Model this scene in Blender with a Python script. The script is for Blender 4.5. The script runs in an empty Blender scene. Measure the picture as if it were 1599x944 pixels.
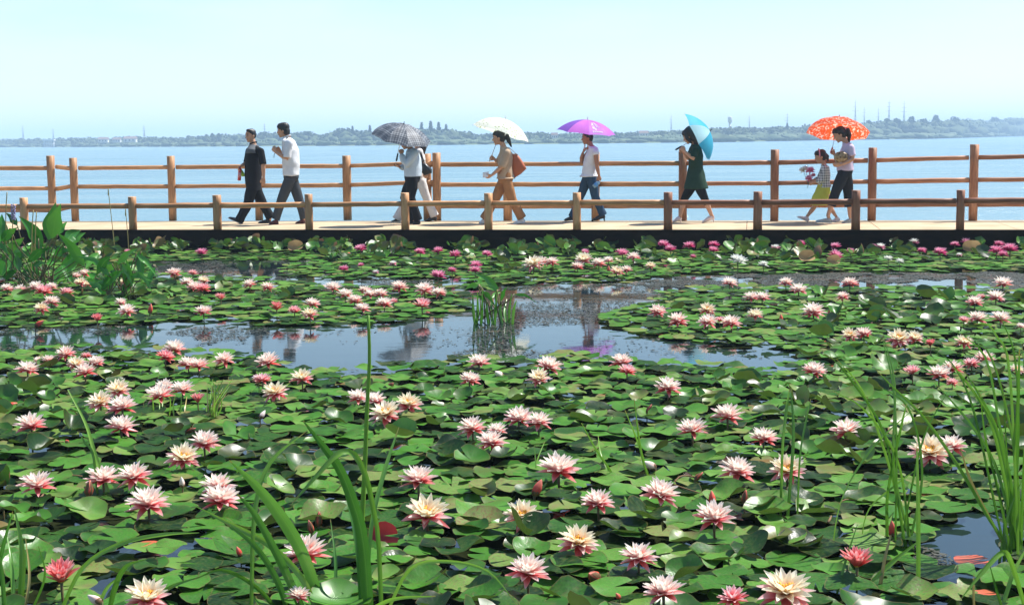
import bpy, bmesh, math, random
import numpy as np
from mathutils import Vector, Matrix, noise
random.seed(7); np.random.seed(7)
S = bpy.context.scene
COL = S.collection
R = math.radians

# ------------------------------------------------------------------ camera
F = 2300.0                      # focal length in pixels of the 1599 px wide photograph
CAM = Vector((0, 0, 1.75))      # eye height above the pond
DECK = 0.33                     # deck height above the pond
pitch = math.atan(255.5 / F); roll = math.atan(0.010)
fw = Vector((0, math.cos(pitch), -math.sin(pitch)))
r0 = Vector((1, 0, 0)); u0 = Vector((0, math.sin(pitch), math.cos(pitch)))
rt = r0 * math.cos(roll) - u0 * math.sin(roll)
up = r0 * math.sin(roll) + u0 * math.cos(roll)
cam = bpy.data.objects.new('camera', bpy.data.cameras.new('camera'))
COL.objects.link(cam)
cam.matrix_world = Matrix(((rt.x, up.x, -fw.x, CAM.x), (rt.y, up.y, -fw.y, CAM.y), (rt.z, up.z, -fw.z, CAM.z), (0, 0, 0, 1)))
cam.data.sensor_width = 36; cam.data.lens = F / 1599 * 36
cam.data.clip_start = 0.1; cam.data.clip_end = 20000
S.camera = cam

# ------------------------------------------------------------------ light
SUN_EL, SUN_AZ = R(57), math.atan2(0.86, 0.50)      # behind the walkway and to the right
to_sun = Vector((math.sin(SUN_AZ) * math.cos(SUN_EL), math.cos(SUN_AZ) * math.cos(SUN_EL), math.sin(SUN_EL)))
w = bpy.data.worlds.new('World'); S.world = w; w.use_nodes = True
nt = w.node_tree; nt.nodes.clear()
sky = nt.nodes.new('ShaderNodeTexSky'); sky.sky_type = 'NISHITA'; sky.sun_disc = False
sky.sun_elevation = SUN_EL; sky.sun_rotation = SUN_AZ
sky.air_density = 1.12; sky.dust_density = 0.0; sky.ozone_density = 3.6; sky.altitude = 0
bg = nt.nodes.new('ShaderNodeBackground'); bg.inputs[1].default_value = 0.092
ow = nt.nodes.new('ShaderNodeOutputWorld')
tc = nt.nodes.new('ShaderNodeTexCoord'); mp = nt.nodes.new('ShaderNodeMapping'); mp.inputs['Scale'].default_value = (1, 1, 5); nt.links.new(tc.outputs['Generated'], mp.inputs[0])
nz_ = nt.nodes.new('ShaderNodeTexNoise'); nz_.inputs['Scale'].default_value = 5.5; nz_.inputs['Detail'].default_value = 6; nt.links.new(mp.outputs[0], nz_.inputs['Vector'])
cr = nt.nodes.new('ShaderNodeMapRange'); cr.inputs[1].default_value = .46; cr.inputs[2].default_value = .70; cr.inputs[4].default_value = .28; nt.links.new(nz_.outputs[0], cr.inputs[0])
mxs = nt.nodes.new('ShaderNodeMix'); mxs.data_type = 'RGBA'; mxs.inputs[7].default_value = (6.8, 8.0, 8.6, 1)      # thin veil of high cloud
nt.links.new(cr.outputs[0], mxs.inputs[0]); nt.links.new(sky.outputs[0], mxs.inputs[6]); nt.links.new(mxs.outputs[2], bg.inputs[0]); nt.links.new(bg.outputs[0], ow.inputs[0])
sl = bpy.data.lights.new('sun', 'SUN'); sl.energy = 5.0; sl.angle = R(0.53); sl.color = (1.0, 0.96, 0.90)
sun = bpy.data.objects.new('sun', sl); COL.objects.link(sun)
sun.rotation_euler = to_sun.to_track_quat('Z', 'Y').to_euler()
S.view_settings.view_transform = 'Standard'; S.view_settings.look = 'None'
S.view_settings.exposure = 0.85; S.view_settings.gamma = 1.0; S.view_settings.use_curve_mapping = False
S.cycles.max_bounces = 8; S.cycles.transparent_max_bounces = 8; S.cycles.volume_bounces = 1
S.cycles.use_denoising = True
S.cycles.sample_clamp_indirect = 6.0

# ------------------------------------------------------------------ helpers
def ray(px, py):
    return fw + rt * ((px - 799.5) / F) + up * ((472 - py) / F)
def P(px, py, z=0.0):                       # where a sight line meets the level z
    d = ray(px, py); return CAM + d * ((z - CAM.z) / d.z)
def AtY(px, py, Y):                         # where a sight line meets the upright plane at distance Y
    d = ray(px, py); return CAM + d * (Y / d.y)
def pix(v):                                 # a point's place in the photograph
    d = Vector(v) - CAM; q = d.dot(fw)
    return 799.5 + F * d.dot(rt) / q, 472 - F * d.dot(up) / q
def interp(tab, x):
    return float(np.interp(x, [t[0] for t in tab], [t[1] for t in tab]))

def tag(o, label, cat, group=None):
    o['label'] = label; o['category'] = cat
    if group: o['group'] = group
    return o
def empty(name, loc, label=None, cat=None, group=None):
    o = bpy.data.objects.new(name, None); o.empty_display_size = .1
    COL.objects.link(o); o.location = loc
    if label: tag(o, label, cat, group)
    return o
def link(name, me, m=None, parent=None, loc=None):
    o = bpy.data.objects.new(name, me); COL.objects.link(o)
    if m is not None and not me.materials: me.materials.append(m)
    if parent is not None: o.parent = parent
    if loc is not None: o.location = loc
    return o
def shift(me, v):
    me.transform(Matrix.Translation(-Vector(v))); return me
def part(name, me, m, root):                # a mesh made in world space, hung on its thing
    base = root
    while base.parent: base = base.parent
    base = base.location
    return link(name, shift(me, base), m, root)
def smooth(me):
    me.polygons.foreach_set('use_smooth', [True] * len(me.polygons)); return me
def bm_mesh(bm, name='m', sm=True):
    bmesh.ops.recalc_face_normals(bm, faces=bm.faces[:])
    me = bpy.data.meshes.new(name); bm.to_mesh(me); bm.free()
    return smooth(me) if sm else me
def np_mesh(name, V, T, attr=None, sm=True, mats=None):
    """V (n,3), T (m,3 or 4) -> mesh; attr: dict name -> (n,3) point vectors"""
    me = bpy.data.meshes.new(name); V = np.ascontiguousarray(V, dtype=np.float32); T = np.ascontiguousarray(T, dtype=np.int32)
    k = T.shape[1]
    me.vertices.add(len(V)); me.vertices.foreach_set('co', V.ravel())
    me.loops.add(T.size); me.loops.foreach_set('vertex_index', T.ravel())
    me.polygons.add(len(T)); me.polygons.foreach_set('loop_start', np.arange(0, T.size, k, dtype=np.int32))
    me.polygons.foreach_set('loop_total', np.full(len(T), k, dtype=np.int32))
    if sm: me.polygons.foreach_set('use_smooth', np.ones(len(T), dtype=bool))
    if mats is not None: me.polygons.foreach_set('material_index', mats)
    for a, v in (attr or {}).items():
        at = me.attributes.new(a, 'FLOAT_VECTOR', 'POINT'); at.data.foreach_set('vector', np.ascontiguousarray(v, dtype=np.float32).ravel())
    me.update(calc_edges=True); me.validate()
    return me

def perp(d, ref=None):
    d = d.normalized()
    ref = ref or (Vector((0, 0, 1)) if abs(d.z) < .9 else Vector((0, 1, 0)))
    a = d.cross(ref).normalized(); return a, a.cross(d).normalized()
def loft(bm, rings, n=14, cap=True):
    """rings of (centre, axis vector, axis vector)"""
    rows = []
    for c, a, b in rings:
        rows.append([bm.verts.new(c + a * math.cos(2 * math.pi * i / n) + b * math.sin(2 * math.pi * i / n)) for i in range(n)])
    for p, q in zip(rows, rows[1:]):
        for i in range(n):
            bm.faces.new((p[i], p[(i + 1) % n], q[(i + 1) % n], q[i]))
    if cap:
        bm.faces.new(rows[0][::-1]); bm.faces.new(rows[-1])
def tube(bm, pts, rad, n=10, round_end=True, flat=1.0, ref=None):
    """tapered limb through pts with one radius per point"""
    pts = [Vector(p) for p in pts]
    if not isinstance(rad, (list, tuple)): rad = [rad] * len(pts)
    rings = []; a = None
    for i, p in enumerate(pts):
        d = (pts[min(i + 1, len(pts) - 1)] - pts[max(i - 1, 0)])
        if a is None: a, b = perp(d, ref)
        else:                                   # carry the frame along so the tube never twists
            d = d.normalized(); a = (a - d * a.dot(d)).normalized(); b = a.cross(d).normalized()
        if i == 0 and round_end:
            e = (pts[0] - pts[1]).normalized()
            for f_, s_ in ((.85, .5), (.5, .85)):
                rings.append((p + e * rad[0] * f_, a * rad[0] * s_, b * rad[0] * s_ * flat))
        rings.append((p, a * rad[i], b * rad[i] * flat))
        if i == len(pts) - 1 and round_end is True:
            e = (pts[-1] - pts[-2]).normalized()
            for f_, s_ in ((.5, .85), (.85, .5)):
                rings.append((p + e * rad[-1] * f_, a * rad[-1] * s_, b * rad[-1] * s_ * flat))
    loft(bm, rings, n)
def tube_mesh(pts, rad, n=10, round_end=False, flat=1.0, ref=None):
    bm = bmesh.new(); tube(bm, pts, rad, n, round_end, flat, ref); return bm_mesh(bm)
def ball(bm, c, ax, ay, az, n=14, m=9):
    c = Vector(c); rings = []
    for j in range(1, m):
        t = math.pi * j / m
        rings.append((c - az * math.cos(t), ax * math.sin(t), ay * math.sin(t)))
    loft(bm, rings, n)
def box(bm, c, sx, sy, sz, M=None):
    v = []
    for x in (-1, 1):
        for y in (-1, 1):
            for z in (-1, 1):
                q = Vector((x * sx / 2, y * sy / 2, z * sz / 2))
                if M is not None: q = M @ q
                v.append(bm.verts.new(q + Vector(c)))
    for f in ((0, 1, 3, 2), (4, 6, 7, 5), (0, 4, 5, 1), (2, 3, 7, 6), (0, 2, 6, 4), (1, 5, 7, 3)):
        bm.faces.new([v[i] for i in f])
def spline(pts, n):
    """smooth curve through a few points"""
    pts = [Vector(p) for p in pts]; q = [pts[0] * 2 - pts[1]] + pts + [pts[-1] * 2 - pts[-2]]; out = []
    m = len(pts) - 1
    for k in range(n + 1):
        t = k / n * m; i = min(int(t), m - 1); t -= i
        a, b, c, d = q[i:i + 4]
        out.append(.5 * ((2 * b) + (c - a) * t + (2 * a - 5 * b + 4 * c - d) * t * t + (3 * b - a - 3 * c + d) * t ** 3))
    return out
def fuse(bm, voxel, iters=3, wrinkle=0.0, wscale=(9, 9, 5)):
    """grow one continuous skin over overlapping closed shapes"""
    bmesh.ops.recalc_face_normals(bm, faces=bm.faces[:])
    me = bpy.data.meshes.new('tmp'); bm.to_mesh(me); bm.free()
    o = bpy.data.objects.new('tmp', me); COL.objects.link(o)
    m = o.modifiers.new('r', 'REMESH'); m.mode = 'VOXEL'; m.voxel_size = voxel
    s = o.modifiers.new('s', 'SMOOTH'); s.factor = .5; s.iterations = iters
    dg = bpy.context.evaluated_depsgraph_get()
    out = bpy.data.meshes.new_from_object(o.evaluated_get(dg))
    bpy.data.objects.remove(o); bpy.data.meshes.remove(me)
    if wrinkle:
        out.update(); n = len(out.vertices); co = np.empty(n * 3, np.float32); out.vertices.foreach_get('co', co); co = co.reshape(-1, 3)
        no = np.empty(n * 3, np.float32); out.vertex_normals.foreach_get('vector', no); no = no.reshape(-1, 3); k = 0
        for a_ in (1.0, 2.1):                       # folds: a few crossing waves bent by slower ones
            for q in range(3):
                d = np.random.randn(3) * np.array(wscale) * a_; e = np.random.randn(3) * 5
                k = k + np.sin(co @ d + 2.2 * np.sin(co @ e + q)) * np.sin(co @ np.random.randn(3) * 6 + q) / a_
        out.vertices.foreach_set('co', (co + no * (wrinkle * np.clip(.42 * k, -.7, 1.3))[:, None]).astype(np.float32).ravel()); out.update()
    return smooth(out)

# ------------------------------------------------------------------ materials
MAT = {}
def nodes(name):
    m = bpy.data.materials.new(name); m.use_nodes = True; MAT[name] = m
    t = m.node_tree; b = t.nodes['Principled BSDF']; return m, t, b
def N(t, kind, **kw):
    n = t.nodes.new(kind)
    for k, v in kw.items(): setattr(n, k, v)
    return n
def ramp(t, fac, stops):
    r = N(t, 'ShaderNodeValToRGB'); e = r.color_ramp.elements
    while len(e) < len(stops): e.new(.5)
    for s, (p, c) in zip(e, stops): s.position = p; s.color = (*c, 1)
    if fac is not None: t.links.new(fac, r.inputs[0])
    return r.outputs[0]
def math_(t, op, a, b=None, c=None):
    n = N(t, 'ShaderNodeMath', operation=op)
    for i, v in enumerate((a, b, c)):
        if v is None: continue
        if isinstance(v, (int, float)): n.inputs[i].default_value = v
        else: t.links.new(v, n.inputs[i])
    return n.outputs[0]
def mixc(t, fac, a, b, mode='MIX'):
    n = N(t, 'ShaderNodeMix', data_type='RGBA', blend_type=mode)
    for i, v in ((0, fac), (6, a), (7, b)):
        if isinstance(v, (int, float)): n.inputs[i].default_value = v
        elif isinstance(v, tuple): n.inputs[i].default_value = (*v, 1)
        else: t.links.new(v, n.inputs[i])
    return n.outputs[2]
def tex(t, scale, detail=4, coord='Object', stretch=None, kind='ShaderNodeTexNoise', rough=.55):
    c = N(t, 'ShaderNodeTexCoord'); n = N(t, kind)
    n.inputs['Scale'].default_value = scale
    if kind == 'ShaderNodeTexNoise': n.inputs['Detail'].default_value = detail; n.inputs['Roughness'].default_value = rough
    src = c.outputs[coord]
    if stretch:
        mp = N(t, 'ShaderNodeMapping'); mp.inputs['Scale'].default_value = stretch; t.links.new(src, mp.inputs[0]); src = mp.outputs[0]
    t.links.new(src, n.inputs['Vector']); return n.outputs[0]
def bump(t, b, h, strength, dist=.01):
    n = N(t, 'ShaderNodeBump'); n.inputs['Strength'].default_value = strength; n.inputs['Distance'].default_value = dist
    t.links.new(h, n.inputs['Height']); t.links.new(n.outputs[0], b.inputs['Normal']); return n
def translucent(t, b, col, amount):
    """thin leaf, petal or cloth: part of the light comes through"""
    tr = N(t, 'ShaderNodeBsdfTranslucent'); mx = N(t, 'ShaderNodeMixShader'); mx.inputs[0].default_value = amount
    if isinstance(col, tuple): tr.inputs[0].default_value = (*col, 1)
    else: t.links.new(col, tr.inputs[0])
    o = t.nodes['Material Output']
    t.links.new(b.outputs[0], mx.inputs[1]); t.links.new(tr.outputs[0], mx.inputs[2]); t.links.new(mx.outputs[0], o.inputs[0])
def plain(name, c1, c2=None, scale=8, rough=.7, bmp=.0, spec=.3, stretch=None, tr=0, metallic=0, coord='Object'):
    m, t, b = nodes(name); c2 = c2 or tuple(x * .8 for x in c1)
    f = tex(t, scale, 5, coord, stretch)
    col = ramp(t, f, [(.3, c2), (.7, c1)])
    t.links.new(col, b.inputs['Base Color']); b.inputs['Roughness'].default_value = rough
    b.inputs['Specular IOR Level'].default_value = spec; b.inputs['Metallic'].default_value = metallic
    if bmp: bump(t, b, f, bmp)
    if tr: translucent(t, b, col, tr)
    return m

def cloth(name, c, rough=.85, tr=0):
    m, t, b = nodes(name)
    f = tex(t, 14, 3); wv = tex(t, 420, 1)
    col = ramp(t, f, [(.3, tuple(x * .88 for x in c)), (.7, c)])
    t.links.new(col, b.inputs['Base Color']); b.inputs['Roughness'].default_value = rough; b.inputs['Specular IOR Level'].default_value = .15
    n1 = bump(t, b, f, .35, .02)
    if tr: translucent(t, b, col, tr)
    return m
def sheen(t, b, amount, rough):
    # cuticle: a faint rough gloss over a matt leaf
    b.inputs['Specular IOR Level'].default_value = 0.0; o = t.nodes['Material Output']; src = o.inputs[0].links[0].from_socket if o.inputs[0].links else b.outputs[0]
    g = N(t, 'ShaderNodeBsdfGlossy'); mx = N(t, 'ShaderNodeMixShader'); mx.inputs[0].default_value = amount
    if isinstance(rough, (int, float)): g.inputs['Roughness'].default_value = rough
    else: t.links.new(rough, g.inputs['Roughness'])
    if b.inputs['Normal'].links: t.links.new(b.inputs['Normal'].links[0].from_socket, g.inputs['Normal'])
    t.links.new(src, mx.inputs[1]); t.links.new(g.outputs[0], mx.inputs[2]); t.links.new(mx.outputs[0], o.inputs[0])
skin = plain('skin', (.56, .31, .19), (.47, .24, .14), 30, .55, .05, .4)
skin_dark = plain('skin_tanned', (.40, .19, .105), (.33, .15, .08), 30, .55, .05, .4)
hair = plain('black_hair', (.018, .014, .012), (.007, .006, .006), 60, .5, .3, .5, (3, 3, .5))
eye_white = plain('eye_white', (.42, .38, .35), None, 5, .3)
iris = plain('dark_iris', (.02, .012, .01), None, 5, .2)
lip = plain('lip', (.42, .14, .11), None, 20, .5)

def wood(name, c1, c2, c3):
    m, t, b = nodes(name)
    a = tex(t, 3.0, 6, stretch=(3, 3, .8)); g = tex(t, 26, 4, stretch=(1, 1, .12))
    oi = N(t, 'ShaderNodeObjectInfo')
    base = ramp(t, a, [(.25, c3), (.5, c2), (.75, c1)])
    dark = ramp(t, g, [(.36, (.40, .34, .30)), (.56, (1, 1, 1))])
    col = mixc(t, .6, base, dark, 'MULTIPLY')
    hv = N(t, 'ShaderNodeHueSaturation'); t.links.new(math_(t, 'MULTIPLY_ADD', oi.outputs['Random'], .5, .78), hv.inputs['Value'])
    t.links.new(col, hv.inputs['Color']); t.links.new(hv.outputs[0], b.inputs['Base Color'])
    b.inputs['Roughness'].default_value = .55; b.inputs['Specular IOR Level'].default_value = .35
    bump(t, b, g, .4, .01); return m
wood_tan = wood('tan_log_wood', (.66, .37, .175), (.55, .28, .12), (.40, .18, .07))
wood_mid = wood('orange_brown_log_wood', (.52, .26, .13), (.42, .185, .085), (.28, .105, .048))
wood_red = wood('red_brown_log_wood', (.40, .18, .092), (.30, .12, .058), (.19, .07, .034))
log_end = plain('sawn_log_end', (.66, .45, .27), (.5, .32, .18), 20, .7)
log_end_red = plain('weathered_log_end', (.42, .22, .13), (.3, .15, .08), 20, .7)
deck_m = plain('deck_concrete', (.56, .43, .28), (.38, .285, .175), 1.6, .85, .15, .2)
beam_m = plain('dark_creosoted_beam', (.026, .014, .008), (.006, .004, .003), 3, .9, .5, .04, (1, 1, 5))

# ------------------------------------------------------------------ water
def poly_sheet(name, pts, m):
    me = bpy.data.meshes.new(name); me.from_pydata([tuple(p) for p in pts], [], [tuple(range(len(pts)))])
    me.update(); o = link(name, me, m); o['kind'] = 'structure'; return o
m, t, b = nodes('pond_water')
b.inputs['Base Color'].default_value = (.010, .020, .022, 1); b.inputs['Roughness'].default_value = .03; b.inputs['IOR'].default_value = 1.333
f1 = tex(t, 1.6, 3, stretch=(1, 2.2, 1)); f2 = tex(t, 9, 2, stretch=(1, 1.6, 1))
bump(t, b, math_(t, 'MULTIPLY_ADD', f2, .35, f1), .014, .05)
m, t, b = nodes('lake_water')
lw = tex(t, .02, 4, stretch=(1, 5, 1))
t.links.new(ramp(t, lw, [(.3, (.10, .205, .26)), (.7, (.15, .265, .31))]), b.inputs['Base Color'])
t.links.new(math_(t, 'MULTIPLY_ADD', tex(t, .06, 5, stretch=(1, 6, 1)), .5, -.05), b.inputs['Roughness']); b.inputs['IOR'].default_value = 1.333
f1 = tex(t, .7, 6, stretch=(1, 2.8, 1), rough=.72); f2 = tex(t, 7, 3, stretch=(1, 2.0, 1))
bump(t, b, math_(t, 'MULTIPLY_ADD', f2, .25, f1), .75, .16)

fe = [P(100, 358, DECK), P(1500, 358, DECK)]; re_ = [P(100, 344.6, DECK), P(1500, 344.6, DECK)]
D = (fe[1] - fe[0]).normalized(); SIDE = Vector((D.y, -D.x, 0))      # SIDE: across the deck, toward the camera
if SIDE.y > 0: SIDE = -SIDE
width = abs((re_[0] - fe[0]).dot(SIDE)) * .5 + abs((re_[1] - fe[1]).dot(SIDE)) * .5
fmid = (fe[0] + fe[1]) / 2
def deck_pt(s, across, z=0.0):       # s along the deck from mid-frame, across from the front edge to the lake side
    q = fmid + D * s - SIDE * across; return Vector((q.x, q.y, z))
L0, L1 = -26, 24
a0, a1 = deck_pt(-300, width / 2), deck_pt(300, width / 2)
poly_sheet('pond', [(-900, -400, 0), (900, -400, 0), (900, a1.y, 0), a1, a0, (-900, a0.y, 0)], MAT['pond_water'])
poly_sheet('lake', [(-900, a0.y, 0), a0, a1, (900, a1.y, 0), (2600, 2400, 0), (-2600, 2400, 0)], MAT['lake_water'])
poly_sheet('lake_bed', [(-5000, -3000, -1.2), (5000, -3000, -1.2), (5000, 8000, -1.2), (-5000, 8000, -1.2)], plain('mud', (.05, .045, .03), None, 2, .9))
# bank the photographer stands on
bm = bmesh.new()
rows = []
for y, z in ((-60, .6), (-6, .45), (0, .33), (2.2, .12), (3.0, -.15), (3.4, -.5)):
    rows.append([bm.verts.new((x, y + .25 * math.sin(x * .7) * (y > 0), z + .04 * math.sin(x * 2.1 + y))) for x in range(-40, 41, 1)])
for p_, q_ in zip(rows, rows[1:]):
    for i in range(len(p_) - 1): bm.faces.new((p_[i], p_[i + 1], q_[i + 1], q_[i]))
o = link('bank', bm_mesh(bm), plain('bank_earth', (.10, .11, .04), (.05, .05, .025), 6, .95, .6)); o['kind'] = 'structure'

# ------------------------------------------------------------------ boardwalk
slab_l = 2.0
root = empty('boardwalk', deck_pt(0, width / 2, DECK)); root['kind'] = 'structure'
MD = Matrix((( D.x, -SIDE.x, 0), (D.y, -SIDE.y, 0), (0, 0, 1)))
s = L0
while s < L1:
    bm = bmesh.new(); box(bm, deck_pt(s + slab_l / 2, width / 2, DECK - .05), slab_l - .006, width, .10, MD)
    bmesh.ops.bevel(bm, geom=bm.edges[:], offset=.006, segments=1, affect='EDGES')
    part('deck_slab', bm_mesh(bm, sm=False), deck_m, root); s += slab_l
for ac in (-.032, width + .032):
    bm = bmesh.new(); box(bm, deck_pt((L0 + L1) / 2, ac, DECK - .155), L1 - L0, .06, .295, MD)
    part('edge_beam', bm_mesh(bm, sm=False), beam_m, root)
bm = bmesh.new(); box(bm, deck_pt((L0 + L1) / 2, width / 2, DECK - .16), L1 - L0, .3, .115, MD)
part('centre_beam', bm_mesh(bm, sm=False), beam_m, root)
for k in range(int(L0), int(L1), 3):
    for ac in (.25, width - .25):
        part('pile', tube_mesh([deck_pt(k, ac, -1.1), deck_pt(k, ac, DECK - .102)], .11), beam_m, root)
    bm = bmesh.new(); box(bm, deck_pt(k, width / 2, DECK - .28), .18, width - .3, .12, MD)
    part('cross_beam', bm_mesh(bm, sm=False), beam_m, root)

# ------------------------------------------------------------------ log railings
def log(name, p, q, r, m, root, wob=.004, n=7, endm=None):
    pts = []
    for i in range(n + 1):
        c = p.lerp(q, i / n)
        if 0 < i < n: c = c + Vector((random.uniform(-1, 1), random.uniform(-1, 1), random.uniform(-1, 1))) * wob
        pts.append(c)
    me = tube_mesh(pts, [r * random.uniform(.965, 1.035) for _ in pts], 14)
    # the log lies along its own z so the grain follows it
    d = (q - p).normalized(); M = d.to_track_quat('Z', 'X').to_matrix().to_4x4(); M.translation = p
    me.transform(M.inverted())
    if endm is not None:
        me.materials.append(m); me.materials.append(endm)
        me.polygons[-1].material_index = 1; me.polygons[-1].use_smooth = False
    o = link(name, me, m, root); o.matrix_local = Matrix.Translation(-root.location) @ M
    return o
def railing(label, posts, rails, r_post, r_rail, tan_until, back):
    base = P(posts[0][0], posts[0][2], DECK)
    root = empty('log_railing', base, label, 'railing')
    pp = []
    for px, top, bot in posts:
        b_ = P(px, bot, DECK); h = AtY(px, top, b_.y).z - DECK
        red = px > tan_until
        log('post', b_ + Vector((0, 0, -.002)), b_ + Vector((0, 0, h)), r_post * random.uniform(.95, 1.06), (wood_mid if back else wood_red) if red else wood_tan, root, .002, 4, log_end_red if red else log_end)
        pp.append((px, b_, red))
    for (xa, A, ra), (xb, B, rb) in zip(pp, pp[1:]):
        for tab in rails:
            if xb < -400: continue
            pa = AtY(xa, interp(tab, xa), A.y); pb = AtY(xb, interp(tab, xb), B.y)
            d = (pb - pa).normalized()
            log('rail', pa + d * (r_post * .85), pb - d * (r_post * .85), r_rail * random.uniform(.92, 1.08), (wood_mid if back else wood_red) if ra else wood_tan, root, .003, 7)
    return root
front_posts = [(-265, 309, 358), (-120, 309, 358), (39, 308.5, 358), (208, 307, 358), (340, 304.5, 358), (483, 303, 358), (633, 301, 358), (763, 301.5, 358), (901, 300.5, 358),
               (1043, 300, 358), (1183, 299, 358), (1336, 297, 358), (1499, 296.5, 358), (1668, 295, 358), (1850, 293, 358)]
railing('low single-rail log railing along the pond edge of the boardwalk', front_posts,
        [[(-300, 325), (40, 322.5), (340, 321), (633, 318), (900, 316.5), (1183, 316), (1499, 313.5), (1900, 310)]], .066, .042, 1000, False)
railing('tall log railing on the lake side, leftmost stretch ending at a leaning post', [(-330, 242, 345), (-120, 243, 345), (83, 243, 345)],
        [[(-400, 262), (83, 262.5)], [(-400, 295), (83, 294)], [(-400, 329), (83, 328)]], .074, .041, 1000, True)
railing('tall log railing on the lake side behind the two men', [(118, 246.5, 345.2), (270, 243.5, 344.5), (405, 243, 344), (543, 243, 343.6), (683, 238.5, 344.3)],
        [[(118, 262.5), (270, 261), (543, 259), (683, 254)], [(118, 291.5), (270, 291), (543, 289), (683, 284)], [(118, 321), (683, 318)]], .072, .040, 1000, True)
railing('tall log railing on the lake side behind the umbrella walkers, running right', [(668, 240, 344), (793, 239, 344.5), (930, 237.5, 344.5), (1066, 236.5, 344.6), (1209, 233.5, 345), (1361, 230.5, 344.5), (1519, 225.5, 344.5), (1690, 219, 344.5), (1880, 212, 344.5)],
        [[(668, 257), (1066, 255), (1209, 254), (1361, 250.5), (1519, 246), (1900, 239)], [(668, 288.5), (1066, 287), (1209, 286), (1361, 283.5), (1519, 281), (1900, 276)],
         [(668, 322), (1066, 321.5), (1209, 321), (1361, 320), (1900, 317)]], .073, .040, 1000, True)
rj = empty('log_railing', P(83, 345, DECK), 'short log rails joining the two posts at the left bend', 'railing')
for ya, yb in ((260.5, 263.5), (295, 290.5), (328, 322)):
    pa, pb = AtY(88, ya, P(83, 345, DECK).y), AtY(113, yb, P(118, 345.2, DECK).y)
    log('rail', pa, pb, .04, wood_tan, rj, .002, 4)

# ------------------------------------------------------------------ far shore
SHORE = [(-900, 239), (0, 230), (340, 229), (600, 227.3), (850, 225), (1130, 222), (1300, 218.8), (1440, 217), (1599, 212.4), (1800, 210.0), (2500, 203)]
TOPS = [(-900, 227), (0, 218), (100, 217), (200, 215), (290, 216), (320, 213), (400, 210), (470, 208), (500, 213), (520, 206), (560, 205), (600, 209), (640, 206), (660, 203), (700, 203),
        (740, 210), (800, 208), (870, 209), (950, 209), (1000, 207), (1060, 205), (1110, 201), (1180, 201), (1250, 198), (1320, 194), (1400, 190), (1470, 190), (1500, 187), (1540, 190), (1570, 187), (1599, 185), (2500, 172)]
def shore(px):
    return P(px, interp(SHORE, px), 0)
rows = [[], [], [], []]
pxs = list(range(-900, 2501, 20))
for px in pxs:
    q = shore(px); k = q.normalized()
    jit = 6 * noise.noise(Vector((px * .03, 0, 0)))
    for r_, (dd, z) in zip(rows, ((0, -.6), (5, .25), (120, 1.2), (2600, 2.0))):
        r_.append(tuple(Vector((q.x, q.y, 0)) + Vector((k.x, k.y, 0)) * (dd + jit) + Vector((0, 0, z))))
V = sum(rows, []); n = len(pxs)
Fc = [(r_ * n + i, r_ * n + i + 1, (r_ + 1) * n + i + 1, (r_ + 1) * n + i) for r_ in range(3) for i in range(n - 1)]
me = bpy.data.meshes.new('far_shore'); me.from_pydata(V, [], Fc); me.update()
o = link('far_shore', smooth(me), plain('shore_grass', (.16, .20, .07), (.09, .13, .04), .05, .95)); o['kind'] = 'structure'

m, t, b = nodes('far_foliage')
t.links.new(ramp(t, tex(t, .35, 4), [(.3, (.028, .055, .018)), (.7, (.075, .11, .035))]), b.inputs['Base Color']); b.inputs['Roughness'].default_value = .9
m, t, b = nodes('shore_scrub')
t.links.new(ramp(t, tex(t, .2, 4), [(.3, (.04, .08, .03)), (.7, (.10, .135, .06))]), b.inputs['Base Color']); b.inputs['Roughness'].default_value = .9
bark_m = plain('grey_bark', (.12, .09, .06), None, 3, .9)

ico = bmesh.new(); bmesh.ops.create_icosphere(ico, subdivisions=2, radius=1)
ico.verts.ensure_lookup_table(); IV = np.array([v.co[:] for v in ico.verts]); IT = np.array([[v.index for v in f_.verts] for f_ in ico.faces]); ico.free()
def lumps(items):
    Vs, Ts = [], []
    for i, (c, rx, rz) in enumerate(items):
        ph = np.random.rand(3) * 6
        k = 1 + .22 * np.sin(IV @ np.array([3.1, 2.3, 2.9]) + ph[0]) + .14 * np.sin(IV @ np.array([-4.7, 6.1, 5.3]) + ph[1]) + .06 * np.random.randn(len(IV))
        Vs.append(IV * k[:, None] * np.array([rx, rx, rz]) + np.array(c)); Ts.append(IT + i * len(IV))
    return np.concatenate(Vs), np.concatenate(Ts)
def leaf_cards(cs, size):
    """many small leaf clumps, each a bent diamond, at the points cs"""
    n = len(cs); a = np.random.randn(n, 3); a /= np.linalg.norm(a, axis=1)[:, None]
    b_ = np.cross(a, np.random.randn(n, 3)); b_ /= np.linalg.norm(b_, axis=1)[:, None]
    s_ = (np.random.rand(n, 1) * .7 + .6) * size
    V = np.stack([cs - a * s_, cs + b_ * s_ * .6, cs + a * s_, cs - b_ * s_ * .6], 1).reshape(-1, 3)
    return V, np.arange(4 * n).reshape(n, 4)
it, cards, scrub, tufts = [], [], [], []
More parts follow.
